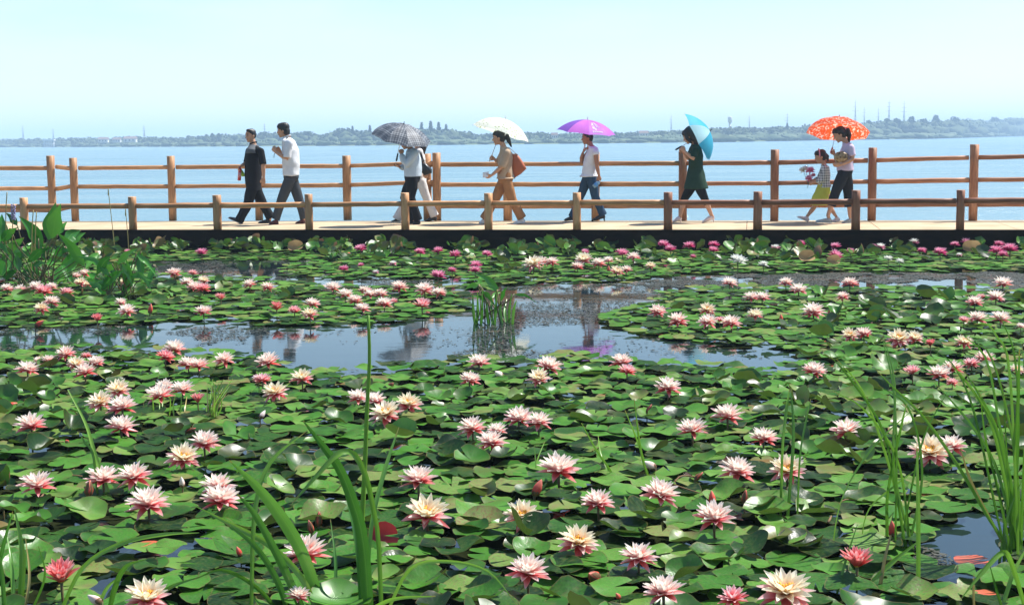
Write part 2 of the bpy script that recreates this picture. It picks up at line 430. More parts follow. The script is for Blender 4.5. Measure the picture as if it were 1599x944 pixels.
for px in np.arange(-500, 2150, 3.2):
    q = shore(px); dirv = Vector((q.x, q.y, 0)).normalized(); dist = q.length
    for layer in range(2):
        back = random.uniform(40, 150) + layer * 60
        c = Vector((q.x, q.y, 0)) + dirv * back
        top = interp(TOPS, px) + random.uniform(-1.0, 4.5) + layer * .5
        zt = max(AtY(px, top, c.y).z, 1.6)
        r_ = zt * random.uniform(.32, .5)
        it.append(((c.x, c.y, zt - r_ * .9), r_ * random.uniform(.8, 1.4), r_ * .9))
        it.append(((c.x + random.uniform(-3, 3), c.y - 5, zt * .3), r_ * 1.4, zt * .42))
        pts = np.random.randn(44, 3); pts /= np.linalg.norm(pts, axis=1)[:, None]
        cards.append(pts * np.array([r_ * 1.4, r_ * 1.4, r_ * 1.1]) + np.array([c.x, c.y, zt - r_ * .9]))
    for _ in range(2):
        c = Vector((q.x, q.y, 0)) + dirv * random.uniform(6, 34); h_ = random.uniform(.5, 1.5) * (1 + .5 * (px > 1000))
        rx_ = h_ * random.uniform(1.2, 3.0); scrub.append(((c.x + random.uniform(-2, 2), c.y, h_ * .4), rx_, h_ * .7))
        pts = np.random.randn(16, 3); pts /= np.linalg.norm(pts, axis=1)[:, None]; tufts.append(pts * np.array([rx_, rx_, h_ * .8]) + np.array(scrub[-1][0]))
V, T = lumps(it); o = link('distant_wood', np_mesh('distant_wood', V, T), MAT['far_foliage']); o['kind'] = 'stuff'
V, T = leaf_cards(np.concatenate(cards), .62); o2 = link('distant_leaf_fringe', np_mesh('leaf_fringe', V, T, sm=False), MAT['far_foliage'], o)
V, T = lumps(scrub); o = link('shore_scrub', np_mesh('shore_scrub', V, T), MAT['shore_scrub']); o['kind'] = 'stuff'
V, T = leaf_cards(np.concatenate(tufts), .45); link('shore_scrub_leaves', np_mesh('scrub_leaves', V, T, sm=False), MAT['shore_scrub'], o)

def far_tree(px, top, wpx, kind, label, back=70):
    q = shore(px); dv = Vector((q.x, q.y, 0)).normalized(); c = Vector((q.x, q.y, .9)) + dv * back
    H = AtY(px, top, c.y).z - .9; wd = wpx * c.y / F / 2
    r_ = empty('conifer_tree' if kind == 'c' else 'broadleaf_tree', c, label, 'tree', 'single trees standing above the far wood')
    bm = bmesh.new(); tube(bm, [Vector((0, 0, -.5)), Vector((.1, 0, H * .5)), Vector((0, 0, H * .92))], [H * .03, H * .02, H * .006], 7)
    if kind != 'c':
        for k in range(5):
            an = k * 1.3; tube(bm, [Vector((0, 0, H * .35)), Vector((math.cos(an) * wd * .6, math.sin(an) * wd * .6, H * .7))], [H * .014, H * .005], 5)
    link('trunk', bm_mesh(bm), bark_m, r_)
    if kind == 'c':
        n_ = 420; z = np.random.rand(n_) ** .8; rad = wd * (1 - z) ** .85 * (.55 + .45 * np.random.rand(n_)) * (1 + .25 * np.sin(z * 40)); an = np.random.rand(n_) * 6.283
        pts = np.stack([rad * np.cos(an), rad * np.sin(an), H * (.12 + .88 * z)], 1)
    elif kind == 'p':
        n_ = 380; z = np.random.rand(n_); rad = wd * np.sin(np.pi * (z * .85 + .1)) ** .6 * (.5 + .5 * np.random.rand(n_)); an = np.random.rand(n_) * 6.283
        pts = np.stack([rad * np.cos(an), rad * np.sin(an), H * (.15 + .85 * z)], 1)
    else:
        pts = []
        for k in range(9):
            an = random.random() * 6.283; rr = wd * random.uniform(.0, .7); cz = H * random.uniform(.55, .82)
            g = np.random.randn(60, 3); g /= np.linalg.norm(g, axis=1)[:, None]
            pts.append(g * np.array([wd * .42, wd * .42, H * .17]) * (np.random.rand(60, 1) * .4 + .6) + np.array([rr * math.cos(an), rr * math.sin(an), cz]))
        pts = np.concatenate(pts)
    V, T = leaf_cards(pts, H * .07)
    link('crown', np_mesh('crown', V, T, sm=False), MAT['far_foliage'], r_)
for a_ in ((578, 196, 8, 'c', 'small hazy conifer just left of the plaid umbrella'), (640, 197, 16, 'd', 'round hazy tree directly above the plaid umbrella'),
           (659, 192, 10, 'c', 'leftmost of the four pointed conifers right of the plaid umbrella'), (673, 189.5, 13, 'c', 'tallest pointed conifer, second of four right of the plaid umbrella'),
           (685.5, 191.5, 13, 'c', 'third of the four pointed conifers right of the plaid umbrella'), (697, 195, 11, 'c', 'last and smallest of four conifers right of the plaid umbrella'),
           (533, 199, 40, 'd', 'broad dome-shaped tree above the wood right of the man in white'), (551, 197.5, 9, 'c', 'thin conifer beside the broad dome-shaped tree'),
           (480, 204, 34, 'd', 'wide hazy tree just right of the head of the man in white'), (410, 205, 30, 'd', 'hazy tree between the heads of the two men'),
           (323, 210, 8, 'p', 'leftmost poplar in the little row left of the men'), (332, 208.5, 8, 'p', 'middle poplar in the little row left of the men'), (342, 208.5, 9, 'p', 'right poplar in the little row left of the men'),
           (296, 211, 15, 'd', 'lone round tree left of the little poplar row'), (218, 212, 13, 'd', 'small round tree above the white far houses'), (205, 212.5, 12, 'd', 'small dark round tree at left of the white far houses'),
           (1356, 186, 14, 'd', 'bushy tree just right of the red umbrella'), (1384, 185.5, 12, 'p', 'upright tree at the foot of the tall middle pylon'), (1400, 184, 13, 'd', 'round tree between the two right pylons'), (1423, 182.5, 12, 'p', 'upright tree just right of the last pylon'),
           (1442, 184, 14, 'd', 'round tree in the group right of the pylons'), (1461, 180.5, 12, 'p', 'tallest tree in the group right of the pylons'), (1492, 181.5, 24, 'd', 'broad crown above the wood left of the last tall post'),
           (1553, 179.5, 20, 'd', 'peaked crown above the wood right of the last tall post'), (1590, 184, 36, 'd', 'wide crown at the right end of the far wood'), (1229, 193, 9, 'c', 'dark narrow conifer under the pylon left of the red umbrella')):
    far_tree(*a_)

steel = plain('galvanised_steel', (.34, .36, .38), None, 2, .5, 0, .5, None, 0, .4)
def pylon(px, top, wpx, label, back=260):
    q = shore(px); dv = Vector((q.x, q.y, 0)).normalized(); dq = dv * back; c = Vector((q.x, q.y, 1.2)) + dq
    H = AtY(px, top, c.y).z - 1.2; wd = wpx * c.y / F / 2; th = max(.10, c.y / F * .32)
    r_ = empty('transmission_tower', c, label, 'pylon', 'pylons beyond the far shore')
    q4 = [Vector((sx * wd * .45, sy * wd * .45, 0)) for sx, sy in ((-1, -1), (1, -1), (1, 1), (-1, 1))]
    def lv(z): k = 1 - .86 * min(z / (H * .7), 1); return [Vector((v.x * k, v.y * k, z)) for v in q4]
    for i in range(4):
        link('leg', tube_mesh([lv(-1)[i], lv(H * .7)[i], Vector((0, 0, H))], [th, th * .8, th * .6], 5), steel, r_)
    bm = bmesh.new(); zs = [0, .2, .36, .5, .6, .7]
    for z0, z1 in zip(zs, zs[1:]):
        A, B = lv(z0 * H), lv(z1 * H)
        for i in range(4): tube(bm, [A[i], B[(i + 1) % 4]], th * .5, 4, False); tube(bm, [A[(i + 1) % 4], B[i]], th * .5, 4, False)
    link('lattice', bm_mesh(bm), steel, r_)
    for z, k in ((.68, 1.0), (.80, .8), (.91, .55)):
        link('cross_arm', tube_mesh([Vector((-wd * k, 0, z * H)), Vector((0, 0, z * H + th)), Vector((wd * k, 0, z * H))], [th * .5, th, th * .5], 5), steel, r_)
for a_ in ((1335, 155, 10, 'pylon directly above the right end of the red umbrella'), (1387.5, 155.5, 11, 'taller middle pylon of the three right of the red umbrella'), (1411, 157, 11, 'rightmost of the three big pylons beyond the lake'),
           (1349, 167, 6, 'faint small pylon between the first two big ones'), (1371, 168, 6, 'faint small pylon just left of the middle big one'), (1229, 176, 9, 'pylon standing left of the red umbrella'),
           (1170, 180, 7, 'faint pylon right of the water tower'), (1048, 179.5, 7, 'pylon left of the cyan umbrella'), (414, 192, 7, 'faint pylon between the heads of the two men'), (226, 195, 8, 'faint pylon above the white far houses'),
           (37, 195, 7, 'faint pylon above the lake at the far left end'), (84, 200, 7, 'faint pylon above the white lake pavilion')):
    pylon(*a_)

wall_m = plain('whitewashed_wall', (.72, .70, .66), None, 1, .8); roof_m = plain('grey_roof', (.25, .17, .14), None, 1, .8); dark_m = plain('dark_opening', (.03, .035, .04), None, 1, .4)
def house(px, base, wpx, hpx, label, back=30):
    q = shore(px); dv = Vector((q.x, q.y, 0)).normalized(); c = Vector((q.x, q.y, .4)) + dv * back
    k = c.y / F; wd, h_ = wpx * k, hpx * k + 1.0; c.z = max(.3, AtY(px, base, c.y).z)
    r_ = empty('house', c, label, 'house', 'houses on the far shore'); dp = wd * .6
    bm = bmesh.new(); box(bm, (0, 0, h_ * .3), wd, dp, h_ * .62); link('wall', bm_mesh(bm, sm=False), wall_m, r_)
    bm = bmesh.new(); v = [bm.verts.new(p_) for p_ in ((-wd * .54, -dp * .58, h_ * .612), (wd * .54, -dp * .58, h_ * .612), (wd * .54, dp * .58, h_ * .612), (-wd * .54, dp * .58, h_ * .612), (-wd * .5, 0, h_), (wd * .5, 0, h_))]
    for f_ in ((0, 1, 5, 4), (2, 3, 4, 5), (0, 4, 3), (1, 2, 5), (0, 3, 2, 1)): bm.faces.new([v[i] for i in f_])
    link('roof', bm_mesh(bm, sm=False), roof_m, r_)
    for i in range(3):
        bm = bmesh.new(); box(bm, ((i - 1) * wd * .3, -dp / 2 - .02, h_ * .34), wd * .12, .08, h_ * .22); link('window', bm_mesh(bm, sm=False), dark_m, r_)
house(162, 222.5, 15, 4.5, 'white far house left of its neighbours, hazy, low roof'); house(183, 222.5, 12, 4, 'small white far house in the middle of the hazy group')
house(204, 222, 19, 5, 'longest white far house, right of the hazy group'); house(866, 217, 10, 5, 'pale far house behind the head of the purple umbrella walker'); house(1005, 214, 14, 5, 'pale long far building left of the cyan umbrella')
# lake pavilion at left
q = shore(90); c = Vector((q.x, q.y - 12, 0)); r_ = empty('lake_pavilion', c, 'small pale pavilion on columns standing in the lake at far left', 'pavilion'); k = c.y / F
bm = bmesh.new(); box(bm, (0, 0, 11.2 * k), 18 * k, 8 * k, 2.2 * k); link('roof', bm_mesh(bm, sm=False), wall_m, r_)
bm = bmesh.new(); box(bm, (0, 0, 5.5 * k), 15 * k, 6 * k, .8 * k); link('floor', bm_mesh(bm, sm=False), wall_m, r_)
for i in range(5):
    for y in (-1, 1): link('column', tube_mesh([Vector(((i - 2) * 3.6 * k, y * 2.6 * k, -1)), Vector(((i - 2) * 3.6 * k, y * 2.6 * k, 10.2 * k))], .55 * k, 8), wall_m, r_)
# water tower
q = shore(1139.5); dv = Vector((q.x, q.y, 0)).normalized(); c = Vector((q.x, q.y, 1.2)) + dv * 200; k = c.y / F; H = AtY(1139.5, 182, c.y).z - 1.2
r_ = empty('water_tower', c, 'pale water tower rising above the wood right of the cyan umbrella', 'tower')
link('shaft', tube_mesh([Vector((0, 0, -1)), Vector((0, 0, H * .7))], [2.2 * k, 1.6 * k], 12), wall_m, r_)
link('tank', tube_mesh([Vector((0, 0, H * .68)), Vector((0, 0, H * .75)), Vector((0, 0, H * .95)), Vector((0, 0, H))], [1.7 * k, 3.2 * k, 3.2 * k, 2.2 * k], 14), wall_m, r_)

# ------------------------------------------------------------------ people
def c1(x, y): return 340 + x / 4.718, 170 + y / 4.72
def c2(x, y): return 570 + x / 4.721, 170 + y / 4.72
def c3(x, y): return 850 + x / 4.721, 170 + y / 4.72
def c4(x, y): return 1180 + x / 4.496, 160 + y / 4.496

def head_frame(yaw, pit):
    f = (-D * math.cos(R(yaw)) + SIDE * math.sin(R(yaw))); s = Vector((0, 0, 1)).cross(f).normalized()
    f = (f * math.cos(R(pit)) - Vector((0, 0, 1)) * math.sin(R(pit))).normalized(); return f, s, f.cross(s).normalized() if f.cross(s).z > 0 else s.cross(f).normalized()
def add_head(bm, c, f, s, u, k):
    def E(a, b_, h, ra, rb, rh, n=14): ball(bm, c + (f * a + s * b_ + u * h) * k, f * ra * k, s * rb * k, u * rh * k, n)
    E(-.012, 0, .025, .094, .075, .092); E(.030, 0, -.055, .058, .056, .062); E(.042, 0, -.015, .050, .060, .070)
    E(.072, 0, .045, .022, .05, .032); E(.080, 0, .026, .013, .045, .009); E(.066, 0, -.100, .020, .022, .018)
    E(.052, .034, -.028, .028, .022, .022); E(.052, -.034, -.028, .028, .022, .022)
    E(.087, 0, -.058, .011, .023, .007); E(.085, 0, -.070, .011, .019, .007)
    tube(bm, [c + (f * .082 + u * .022) * k, c + (f * .100 - u * .010) * k, c + (f * .110 - u * .030) * k], [.008 * k, .010 * k, .013 * k], 8)
    for q in (-1, 1):
        E(-.008, .076 * q, -.012, .018, .009, .032, 10); E(.095, .010 * q, -.032, .009, .008, .007, 8)
def face_parts(root, c, f, s, u, k):
    for q in (-1, 1):
        bm = bmesh.new(); ball(bm, c + (f * .083 + s * .031 * q + u * .006) * k, f * .009 * k, s * .012 * k, u * .006 * k, 10); e = part('eye', bm_mesh(bm), eye_white, root)
        bm = bmesh.new(); ball(bm, c + (f * .0905 + s * .031 * q + u * .006) * k, f * .004 * k, s * .007 * k, u * .007 * k, 8); part('iris', bm_mesh(bm), iris, e)
        part('eyebrow', tube_mesh([c + (f * .096 + s * .014 * q + u * .026) * k, c + (f * .096 + s * .034 * q + u * .031) * k, c + (f * .084 + s * .050 * q + u * .026) * k], [.004 * k, .005 * k, .002 * k], 6, True), hair, root)
    bm = bmesh.new(); ball(bm, c + (f * .094 - u * .0635) * k, f * .006 * k, s * .022 * k, u * .009 * k, 10); part('lips', bm_mesh(bm), lip, root)
def add_hand(bm, w_, d, nrm, k=1.0, curl=.6, thumb=1):
    """palm, four unequal bent fingers and a thumb; nrm is the side the palm looks to"""
    d = d.normalized(); nrm = (nrm - d * nrm.dot(d)).normalized(); t = nrm.cross(d).normalized() * thumb
    loft(bm, [(w_, t * .024 * k, nrm * .018 * k), (w_ + d * .03 * k, t * .035 * k, nrm * .016 * k), (w_ + d * .07 * k, t * .042 * k, nrm * .014 * k), (w_ + d * .092 * k, t * .038 * k, nrm * .011 * k)], 12)
    for i, L in enumerate((.068, .078, .072, .056)):
        b_ = w_ + d * (.086 - .004 * abs(i - 1)) * k + t * (.031 - .0205 * i) * k; a = .15; pts = [b_]
        for seg, fr in enumerate((.45, .32, .25)):
            a += curl * (.8 if seg else .6); pts.append(pts[-1] + (d * math.cos(a) + nrm * math.sin(a)) * L * fr * k * 1.05)
        tube(bm, pts, [.0092 * k, .0090 * k, .0084 * k, .0074 * k], 8)
    b_ = w_ + d * .025 * k + t * .028 * k
    tube(bm, [b_, b_ + (d * .03 + t * .022 + nrm * .010) * k, b_ + (d * .055 + t * .024 + nrm * .026) * k, b_ + (d * .075 + t * .016 + nrm * .036) * k], [.013 * k, .0115 * k, .010 * k, .008 * k], 8)

def person(label, cv, foot_y, head, torso, arms, legs, hair_fn=None, k=1.0, extra_dy=0.0, sk=None, wear=None):
    """cv turns measured places into photograph places; every joint gets its own distance offset"""
    fx, fy = cv(torso[-1][0], foot_y)
    base = P(fx, fy, DECK); Y0 = base.y + extra_dy; sk = sk or skin
    base = Vector((base.x, Y0, DECK))
    root = empty('person', base, label, 'person', 'people walking along the boardwalk')
    def J(x, y, dy=0.0): px, py = cv(x, y); return AtY(px, py, Y0 + dy)
    hc = J(*head['c']); f, s, u = head_frame(head.get('yaw', 0), head.get('pitch', 0)); hk = head.get('k', 1.0)
    bm = bmesh.new(); add_head(bm, hc, f, s, u, hk)
    Tz = [(J(x, y), -D * a, SIDE * b_) for x, y, a, b_ in torso]
    neck = Tz[0][0]
    tube(bm, [neck - Vector((0, 0, .06)), neck, hc - f * .022 * hk - u * .05 * hk], [.062 * k, .052 * k, .050 * k], 12)
    loft(bm, [(c, a * .9, b_ * .9) for c, a, b_ in Tz], 18)
    for A in arms:
        sh, el, wr, tip = [J(*q) for q in A['j']]
        tube(bm, [sh, sh.lerp(el, .5), el, el.lerp(wr, .35), wr], [.047 * k, .044 * k, .037 * k, .038 * k, .025 * k], 12)
        tube(bm, [Tz[1][0].lerp(sh, .3), sh], [.06 * k, .05 * k], 10)
        n_ = Vector(A.get('palm', (0, -1, 0))); add_hand(bm, wr, tip - wr, n_, k * .98, A.get('curl', .6), A.get('thumb', 1))
    for L in legs:
        hp, kn, an, he, to = [J(*q) for q in L]
        tube(bm, [hp, hp.lerp(kn, .5), kn, kn.lerp(an, .3), kn.lerp(an, .65), an], [.092 * k, .078 * k, .054 * k, .055 * k, .042 * k, .034 * k], 14)
        up_ = Vector((0, 0, 1)); dr = (to - he).normalized()
        tube(bm, [an, he + up_ * .035 + dr * .03], [.034 * k, .028 * k], 10); tube(bm, [he + up_ * .034 + dr * .03, he.lerp(to, .6) + up_ * .026, to + up_ * .018 - dr * .04], [.026 * k, .028 * k, .014 * k], 10)
    part('body', fuse(bm, .0085, 2), sk, root)
    face_parts(root, hc, f, s, u, hk)
    return dict(root=root, J=J, T=Tz, hc=hc, f=f, s=s, u=u, hk=hk, arms=[[J(*q) for q in A['j']] for A in arms], legs=[[J(*q) for q in L] for L in legs], Y0=Y0, k=k)

def top(p, m, hem=None, sleeve=.5, gs=1.10, ga=1.0, collar=True, name='shirt', rr=.058, wr_=.007, skirt=None, voxel=.011, sleeve_r=None):
    """garment for the upper body: follows the torso rings, sleeves end at a share of the arm"""
    bm = bmesh.new(); rings = [(c + Vector((0, 0, -.012 if i == 0 else 0)), a * gs, b_ * gs) for i, (c, a, b_) in enumerate(p['T'])]
    if hem is not None: rings = rings[:hem]
    rings += [(p['J'](x, y), -D * a, SIDE * b_) for x, y, a, b_ in (skirt or [])]
    loft(bm, rings, 22)
    for sh, el, wr, tip in p['arms']:
        tot = [sh, el, wr]; 
        tube(bm, [p['T'][1][0].lerp(sh, .35), sh], [rr * 1.15 * p['k'], rr * p['k']], 12)
        if sleeve <= .55: e_ = sh.lerp(el, sleeve / .5); tube(bm, [sh, sh.lerp(e_, .5), e_], [rr * p['k'], rr * p['k'] * 1.0, (sleeve_r or rr * 1.02) * p['k']], 12, 'start')
        else:
            e_ = el.lerp(wr, (sleeve - .5) / .5); tube(bm, [sh, sh.lerp(el, .5), el, el.lerp(e_, .5), e_], [rr * p['k'], rr * 1.02 * p['k'], rr * .95 * p['k'], rr * .9 * p['k'], (sleeve_r or rr * .72) * p['k']], 12)
    return part(name, fuse(bm, voxel, 3, wr_), m, p['root'])
def trousers(p, m, length=1.0, waist=1.06, r=(.092, .085, .068, .062, .06), name='trousers', wr_=.006, top_ring=-3):
    bm = bmesh.new(); T = p['T']; loft(bm, [(c, a * waist, b_ * waist) for c, a, b_ in T[top_ring:]], 18); k = p['k']
    for hp, kn, an, he, to in p['legs']:
        e_ = kn.lerp(an, (length - .5) / .5)
        if length >= 1: e_ = an + (an - kn).normalized() * .035
        tube(bm, [hp, hp.lerp(kn, .5), kn, kn.lerp(e_, .5), e_], [min(r[0], .098) * k] + [x * k for x in r[1:]], 14, 'start')
    return part(name, fuse(bm, .011, 3, wr_, (8, 8, 11)), m, p['root'])
def shoe(p, i, m, sole_m=None, heel=0.0, w=.046, open_=False):
    hp, kn, an, he, to = p['legs'][i]; d = (to - he).normalized(); k = p['k'] * 1.12; L = (to - he).length
    nrm = SIDE.cross(d).normalized(); nrm = nrm if nrm.z > 0 else -nrm; sd = SIDE
    bm = bmesh.new(); h0 = 0
    loft(bm, [(he + nrm * (.030 + h0) - d * .004, sd * w * .45 * k, nrm * .028 * k), (he + d * L * .12 + nrm * (.034 + h0), sd * w * .78 * k, nrm * .038 * k), (he + d * L * .38 + nrm * (.036 + h0 * .6), sd * w * .8 * k, nrm * .038 * k),
              (he + d * L * .68 + nrm * .026, sd * w * 1.0 * k, nrm * .027 * k), (he + d * L * .9 + nrm * .020, sd * w * .8 * k, nrm * .019 * k), (to + nrm * .016, sd * w * .3 * k, nrm * .010 * k)], 14)
    if not heel and not open_: tube(bm, [he + d * .05 + nrm * .075, he + d * .045 + nrm * .04], [.038 * k, .042 * k], 12, False)
    o = part('shoe', fuse(bm, .007, 2), m, p['root'])
    if heel: part('heel', tube_mesh([he + nrm * .012 + d * .022, Vector((he.x, he.y, max(DECK + .001, he.z - .06))) + d * .016], [.018, .007], 8, False), m, o)
    else:
        bm = bmesh.new(); loft(bm, [(he + d * (L * x) + nrm * .006, sd * w * y * k, nrm * .008) for x, y in ((-.01, .5), (.12, .86), (.4, .86), (.7, 1.06), (.92, .85), (1.02, .3))], 12); part('sole', bm_mesh(bm), sole_m or m, o)
    return o
def hair_cap(p, back=.0, low=-.02, vol=1.0, fringe=.02, extra=None, voxel=.007):
    """hair over the skull: crown, back of the head, temples; extra adds tails or a bob"""
    c, f, s, u, k = p['hc'], p['f'], p['s'], p['u'], p['hk']; bm = bmesh.new()
    def E(a, b_, h, ra, rb, rh): ball(bm, c + (f * a + s * b_ + u * h) * k, f * ra * k * vol, s * rb * k * vol, u * rh * k * vol, 16)
    E(-.018, 0, .052, .097, .083, .080); E(-.050, 0, .005 + low, .062, .078, .085); E(.035, 0, .092 + 0 * fringe, .052, .066, .034)
    for q in (-1, 1): E(-.015, .060 * q, .030, .045, .025, .055)
    if fringe > .03: E(.070, 0, .068, .030, .062, .034)
    if extra: extra(bm, c, f, s, u, k)
    return part('hair', fuse(bm, voxel, 3, .0035, (32, 32, 8)), hair, p['root'])

black_cl = cloth('black_cotton', (.012, .012, .014)); white_cl = cloth('white_cotton', (.80, .82, .84), .8, .12); grey_tr = cloth('dark_grey_wool', (.055, .060, .066))
pale_cl = cloth('pale_blue_white_cotton', (.62, .72, .80), .8, .12); tan_cl = cloth('tan_linen', (.50, .365, .245), .85, .08); tan_tr = cloth('ochre_brown_linen', (.36, .175, .072))
offwhite = cloth('off_white_linen', (.74, .70, .66), .85, .1); jeans_cl = cloth('blue_denim', (.030, .065, .115)); green_cl = cloth('dark_green_jersey', (.020, .050, .032)); lilac = cloth('lilac_cotton', (.66, .55, .68), .85, .1)
yellow_sk = cloth('yellow_green_gauze', (.62, .66, .10), .85, .2); charcoal = cloth('charcoal_cotton', (.020, .022, .026)); polo_grey = cloth('grey_yoke_cotton', (.11, .12, .13))
leather_blk = plain('black_leather', (.015, .014, .014), None, 40, .35, .15, .5); leather_red = plain('oxblood_leather', (.12, .018, .014), (.07, .012, .01), 40, .35, .15, .5)
sneaker = plain('grey_sneaker', (.42, .43, .40), (.25, .26, .25), 40, .7, .2); pale_shoe = plain('pale_pink_shoe', (.72, .60, .58), None, 30, .45); white_rub = plain('white_rubber', (.75, .75, .73), None, 20, .6)
gold = plain('brass', (.6, .42, .15), None, 20, .3, 0, .5, None, 0, 1.0)

# man in the black polo
p = person('man in black polo with grey shoulders glancing back while walking, bottle in hand', c1, 845, dict(c=(243, 197), yaw=55, pitch=2, k=.95),
           [(262, 258, .058, .065), (268, 296, .10, .185), (264, 365, .130, .19), (262, 460, .136, .175), (262, 550, .128, .17), (266, 602, .11, .15)],
           [dict(j=[(318, 312, -.185), (335, 412, -.22), (338, 505, -.21), (338, 575, -.2)], palm=(-.6, 1, 0), curl=.35), dict(j=[(232, 308, .16), (214, 400, .18), (182, 412, .02), (158, 428, 0)], palm=(0, -.3, -1), curl=.9)],
           [[(250, 585, -.085), (222, 700, -.09), (163, 812, -.09), (178, 850, -.09), (78, 806, -.09)], [(280, 585, .085), (330, 700, .09), (386, 792, .09), (392, 845, .09), (298, 848, .09)]])
top(p, black_cl, 5, .48, 1.06); trousers(p, black_cl, 1.0, 1.05, (.112, .095, .085, .08, .085))
bm = bmesh.new(); T_ = p['T']; loft(bm, [(c, a * g, b_ * g) for c, a, b_, g in ((T_[0][0] - Vector((0, 0, .01)), T_[0][1], T_[0][2], 1.12), (T_[1][0], T_[1][1], T_[1][2], 1.10), (T_[1][0].lerp(T_[2][0], .42), T_[1][1].lerp(T_[2][1], .45), T_[1][2], 1.10), (T_[1][0].lerp(T_[2][0], .5), T_[1][1].lerp(T_[2][1], .5), T_[1][2], .9))], 20)
part('yoke', fuse(bm, .01, 2, .003), polo_grey, p['root'])
part('collar', tube_mesh([p['J'](262, 252) - D * .0 + (-D * math.cos(a) * .061 + SIDE * math.sin(a) * .062) + Vector((0, 0, -.02 * math.cos(a))) for a in np.linspace(-2.9, 2.9, 16)], .006, 8, True, 2.2), black_cl, p['root'])
shoe(p, 0, leather_blk, white_rub); shoe(p, 1, leather_blk, white_rub); hair_cap(p, low=.01, vol=.97, fringe=.0); M1 = p
# man in white
p = person('man in white short-sleeved shirt and grey trousers walking with both hands raised', c1, 848, dict(c=(483, 158), yaw=5, pitch=6, k=1.0),
           [(512, 208, .056, .062), (522, 235, .085, .18), (535, 305, .125, .185), (541, 400, .132, .175), (541, 492, .125, .17), (540, 530, .11, .155)],
           [dict(j=[(530, 252, -.185), (507, 368, -.22), (428, 318, -.16), (398, 285, -.13)], palm=(.3, .8, .2), curl=.9), dict(j=[(520, 250, .17), (492, 352, .2), (462, 318, .03), (438, 285, 0)], palm=(0, -1, .2), curl=.9)],
           [[(530, 520, -.085), (470, 672, -.09), (430, 800, -.09), (446, 848, -.09), (380, 852, -.09)], [(550, 520, .085), (602, 680, .09), (634, 795, .09), (645, 845, .09), (572, 852, .09)]])
top(p, white_cl, 5, .46, 1.10, rr=.064, wr_=.009); trousers(p, grey_tr, 1.0, 1.02, (.11, .092, .078, .072, .075)); shoe(p, 0, leather_red); shoe(p, 1, leather_red)
hair_cap(p, vol=1.06, fringe=.04)
part('collar', tube_mesh([p['J'](512, 204) + (-D * math.cos(a) * .060 + SIDE * math.sin(a) * .061) + Vector((0, 0, -.02 * math.cos(a))) for a in np.linspace(-2.9, 2.9, 16)], .006, 8, True, 2.2), white_cl, p['root'])
bm = bmesh.new(); loft(bm, [(p['T'][4][0] - Vector((0, 0, .012)), -D * .129, SIDE * .176), (p['T'][4][0] - Vector((0, 0, .04)), -D * .128, SIDE * .175)], 20); part('belt', bm_mesh(bm), leather_blk, p['root']); M2 = p
# woman under the plaid umbrella
p = person('woman in pale blue-white long-sleeved top and black trousers under the plaid umbrella', c2, 850, dict(c=(306, 246), yaw=5, pitch=12, k=.95),
           [(338, 290, .05, .06), (350, 312, .09, .165), (352, 370, .125, .175), (352, 440, .132, .165), (350, 502, .130, .165), (348, 540, .11, .15)],
           [dict(j=[(372, 325, -.17), (300, 410, -.22), (270, 340, -.17), (260, 298, -.15)], palm=(0, 1, .2), curl=1.0), dict(j=[(340, 325, .16), (295, 425, .18), (262, 432, .06), (230, 420, .03)], palm=(0, -.3, 1), curl=.7)],
           [[(350, 520, -.08), (338, 655, -.09), (388, 806, -.09), (408, 848, -.09), (352, 855, -.09)], [(345, 520, .08), (288, 655, .08), (352, 806, .08), (368, 848, .08), (318, 856, .08)]], k=.93)
top(p, pale_cl, 5, .93, 1.12, rr=.072, wr_=.012, sleeve_r=.05); trousers(p, black_cl, 1.0, 1.04, (.118, .105, .083, .076, .08)); shoe(p, 0, leather_blk, None, .03); shoe(p, 1, leather_blk, None, .03); hair_cap(p, low=-.03, fringe=.04); W3 = p
# companion behind her
p = person('person in white trousers and dark heels half hidden behind the woman under the plaid umbrella', c2, 838, dict(c=(392, 240), yaw=0, pitch=5, k=.95),
           [(395, 286, .05, .06), (398, 305, .08, .16), (400, 370, .10, .165), (400, 440, .10, .15), (402, 500, .12, .16), (402, 545, .11, .15)],
           [dict(j=[(408, 320, -.17), (425, 400, -.2), (445, 462, -.2), (450, 500, -.2)], palm=(0, 1, 0), curl=.7), dict(j=[(395, 320, .16), (380, 400, .18), (360, 450, .15), (345, 480, .14)], palm=(0, -1, 0), curl=.6)],
           [[(385, 530, .08), (310, 660, .08), (238, 800, .08), (255, 838, .08), (190, 840, .08)], [(410, 530, -.08), (455, 660, -.08), (508, 778, -.08), (530, 812, -.08), (442, 838, -.08)]], k=.92, extra_dy=.42)
top(p, offwhite, 5, .42, 1.05); trousers(p, offwhite, 1.0, 1.05, (.105, .088, .075, .075, .085)); shoe(p, 0, leather_blk, None, .04); shoe(p, 1, leather_blk, None, .04)
hair_cap(p, low=-.04, extra=lambda bm, c, f, s, u, k: tube(bm, [c - f * .08 * k, c - f * .09 * k - u * .12 * k, c - f * .07 * k - u * .24 * k], [.06 * k, .06 * k, .03 * k], 10)); W4 = p
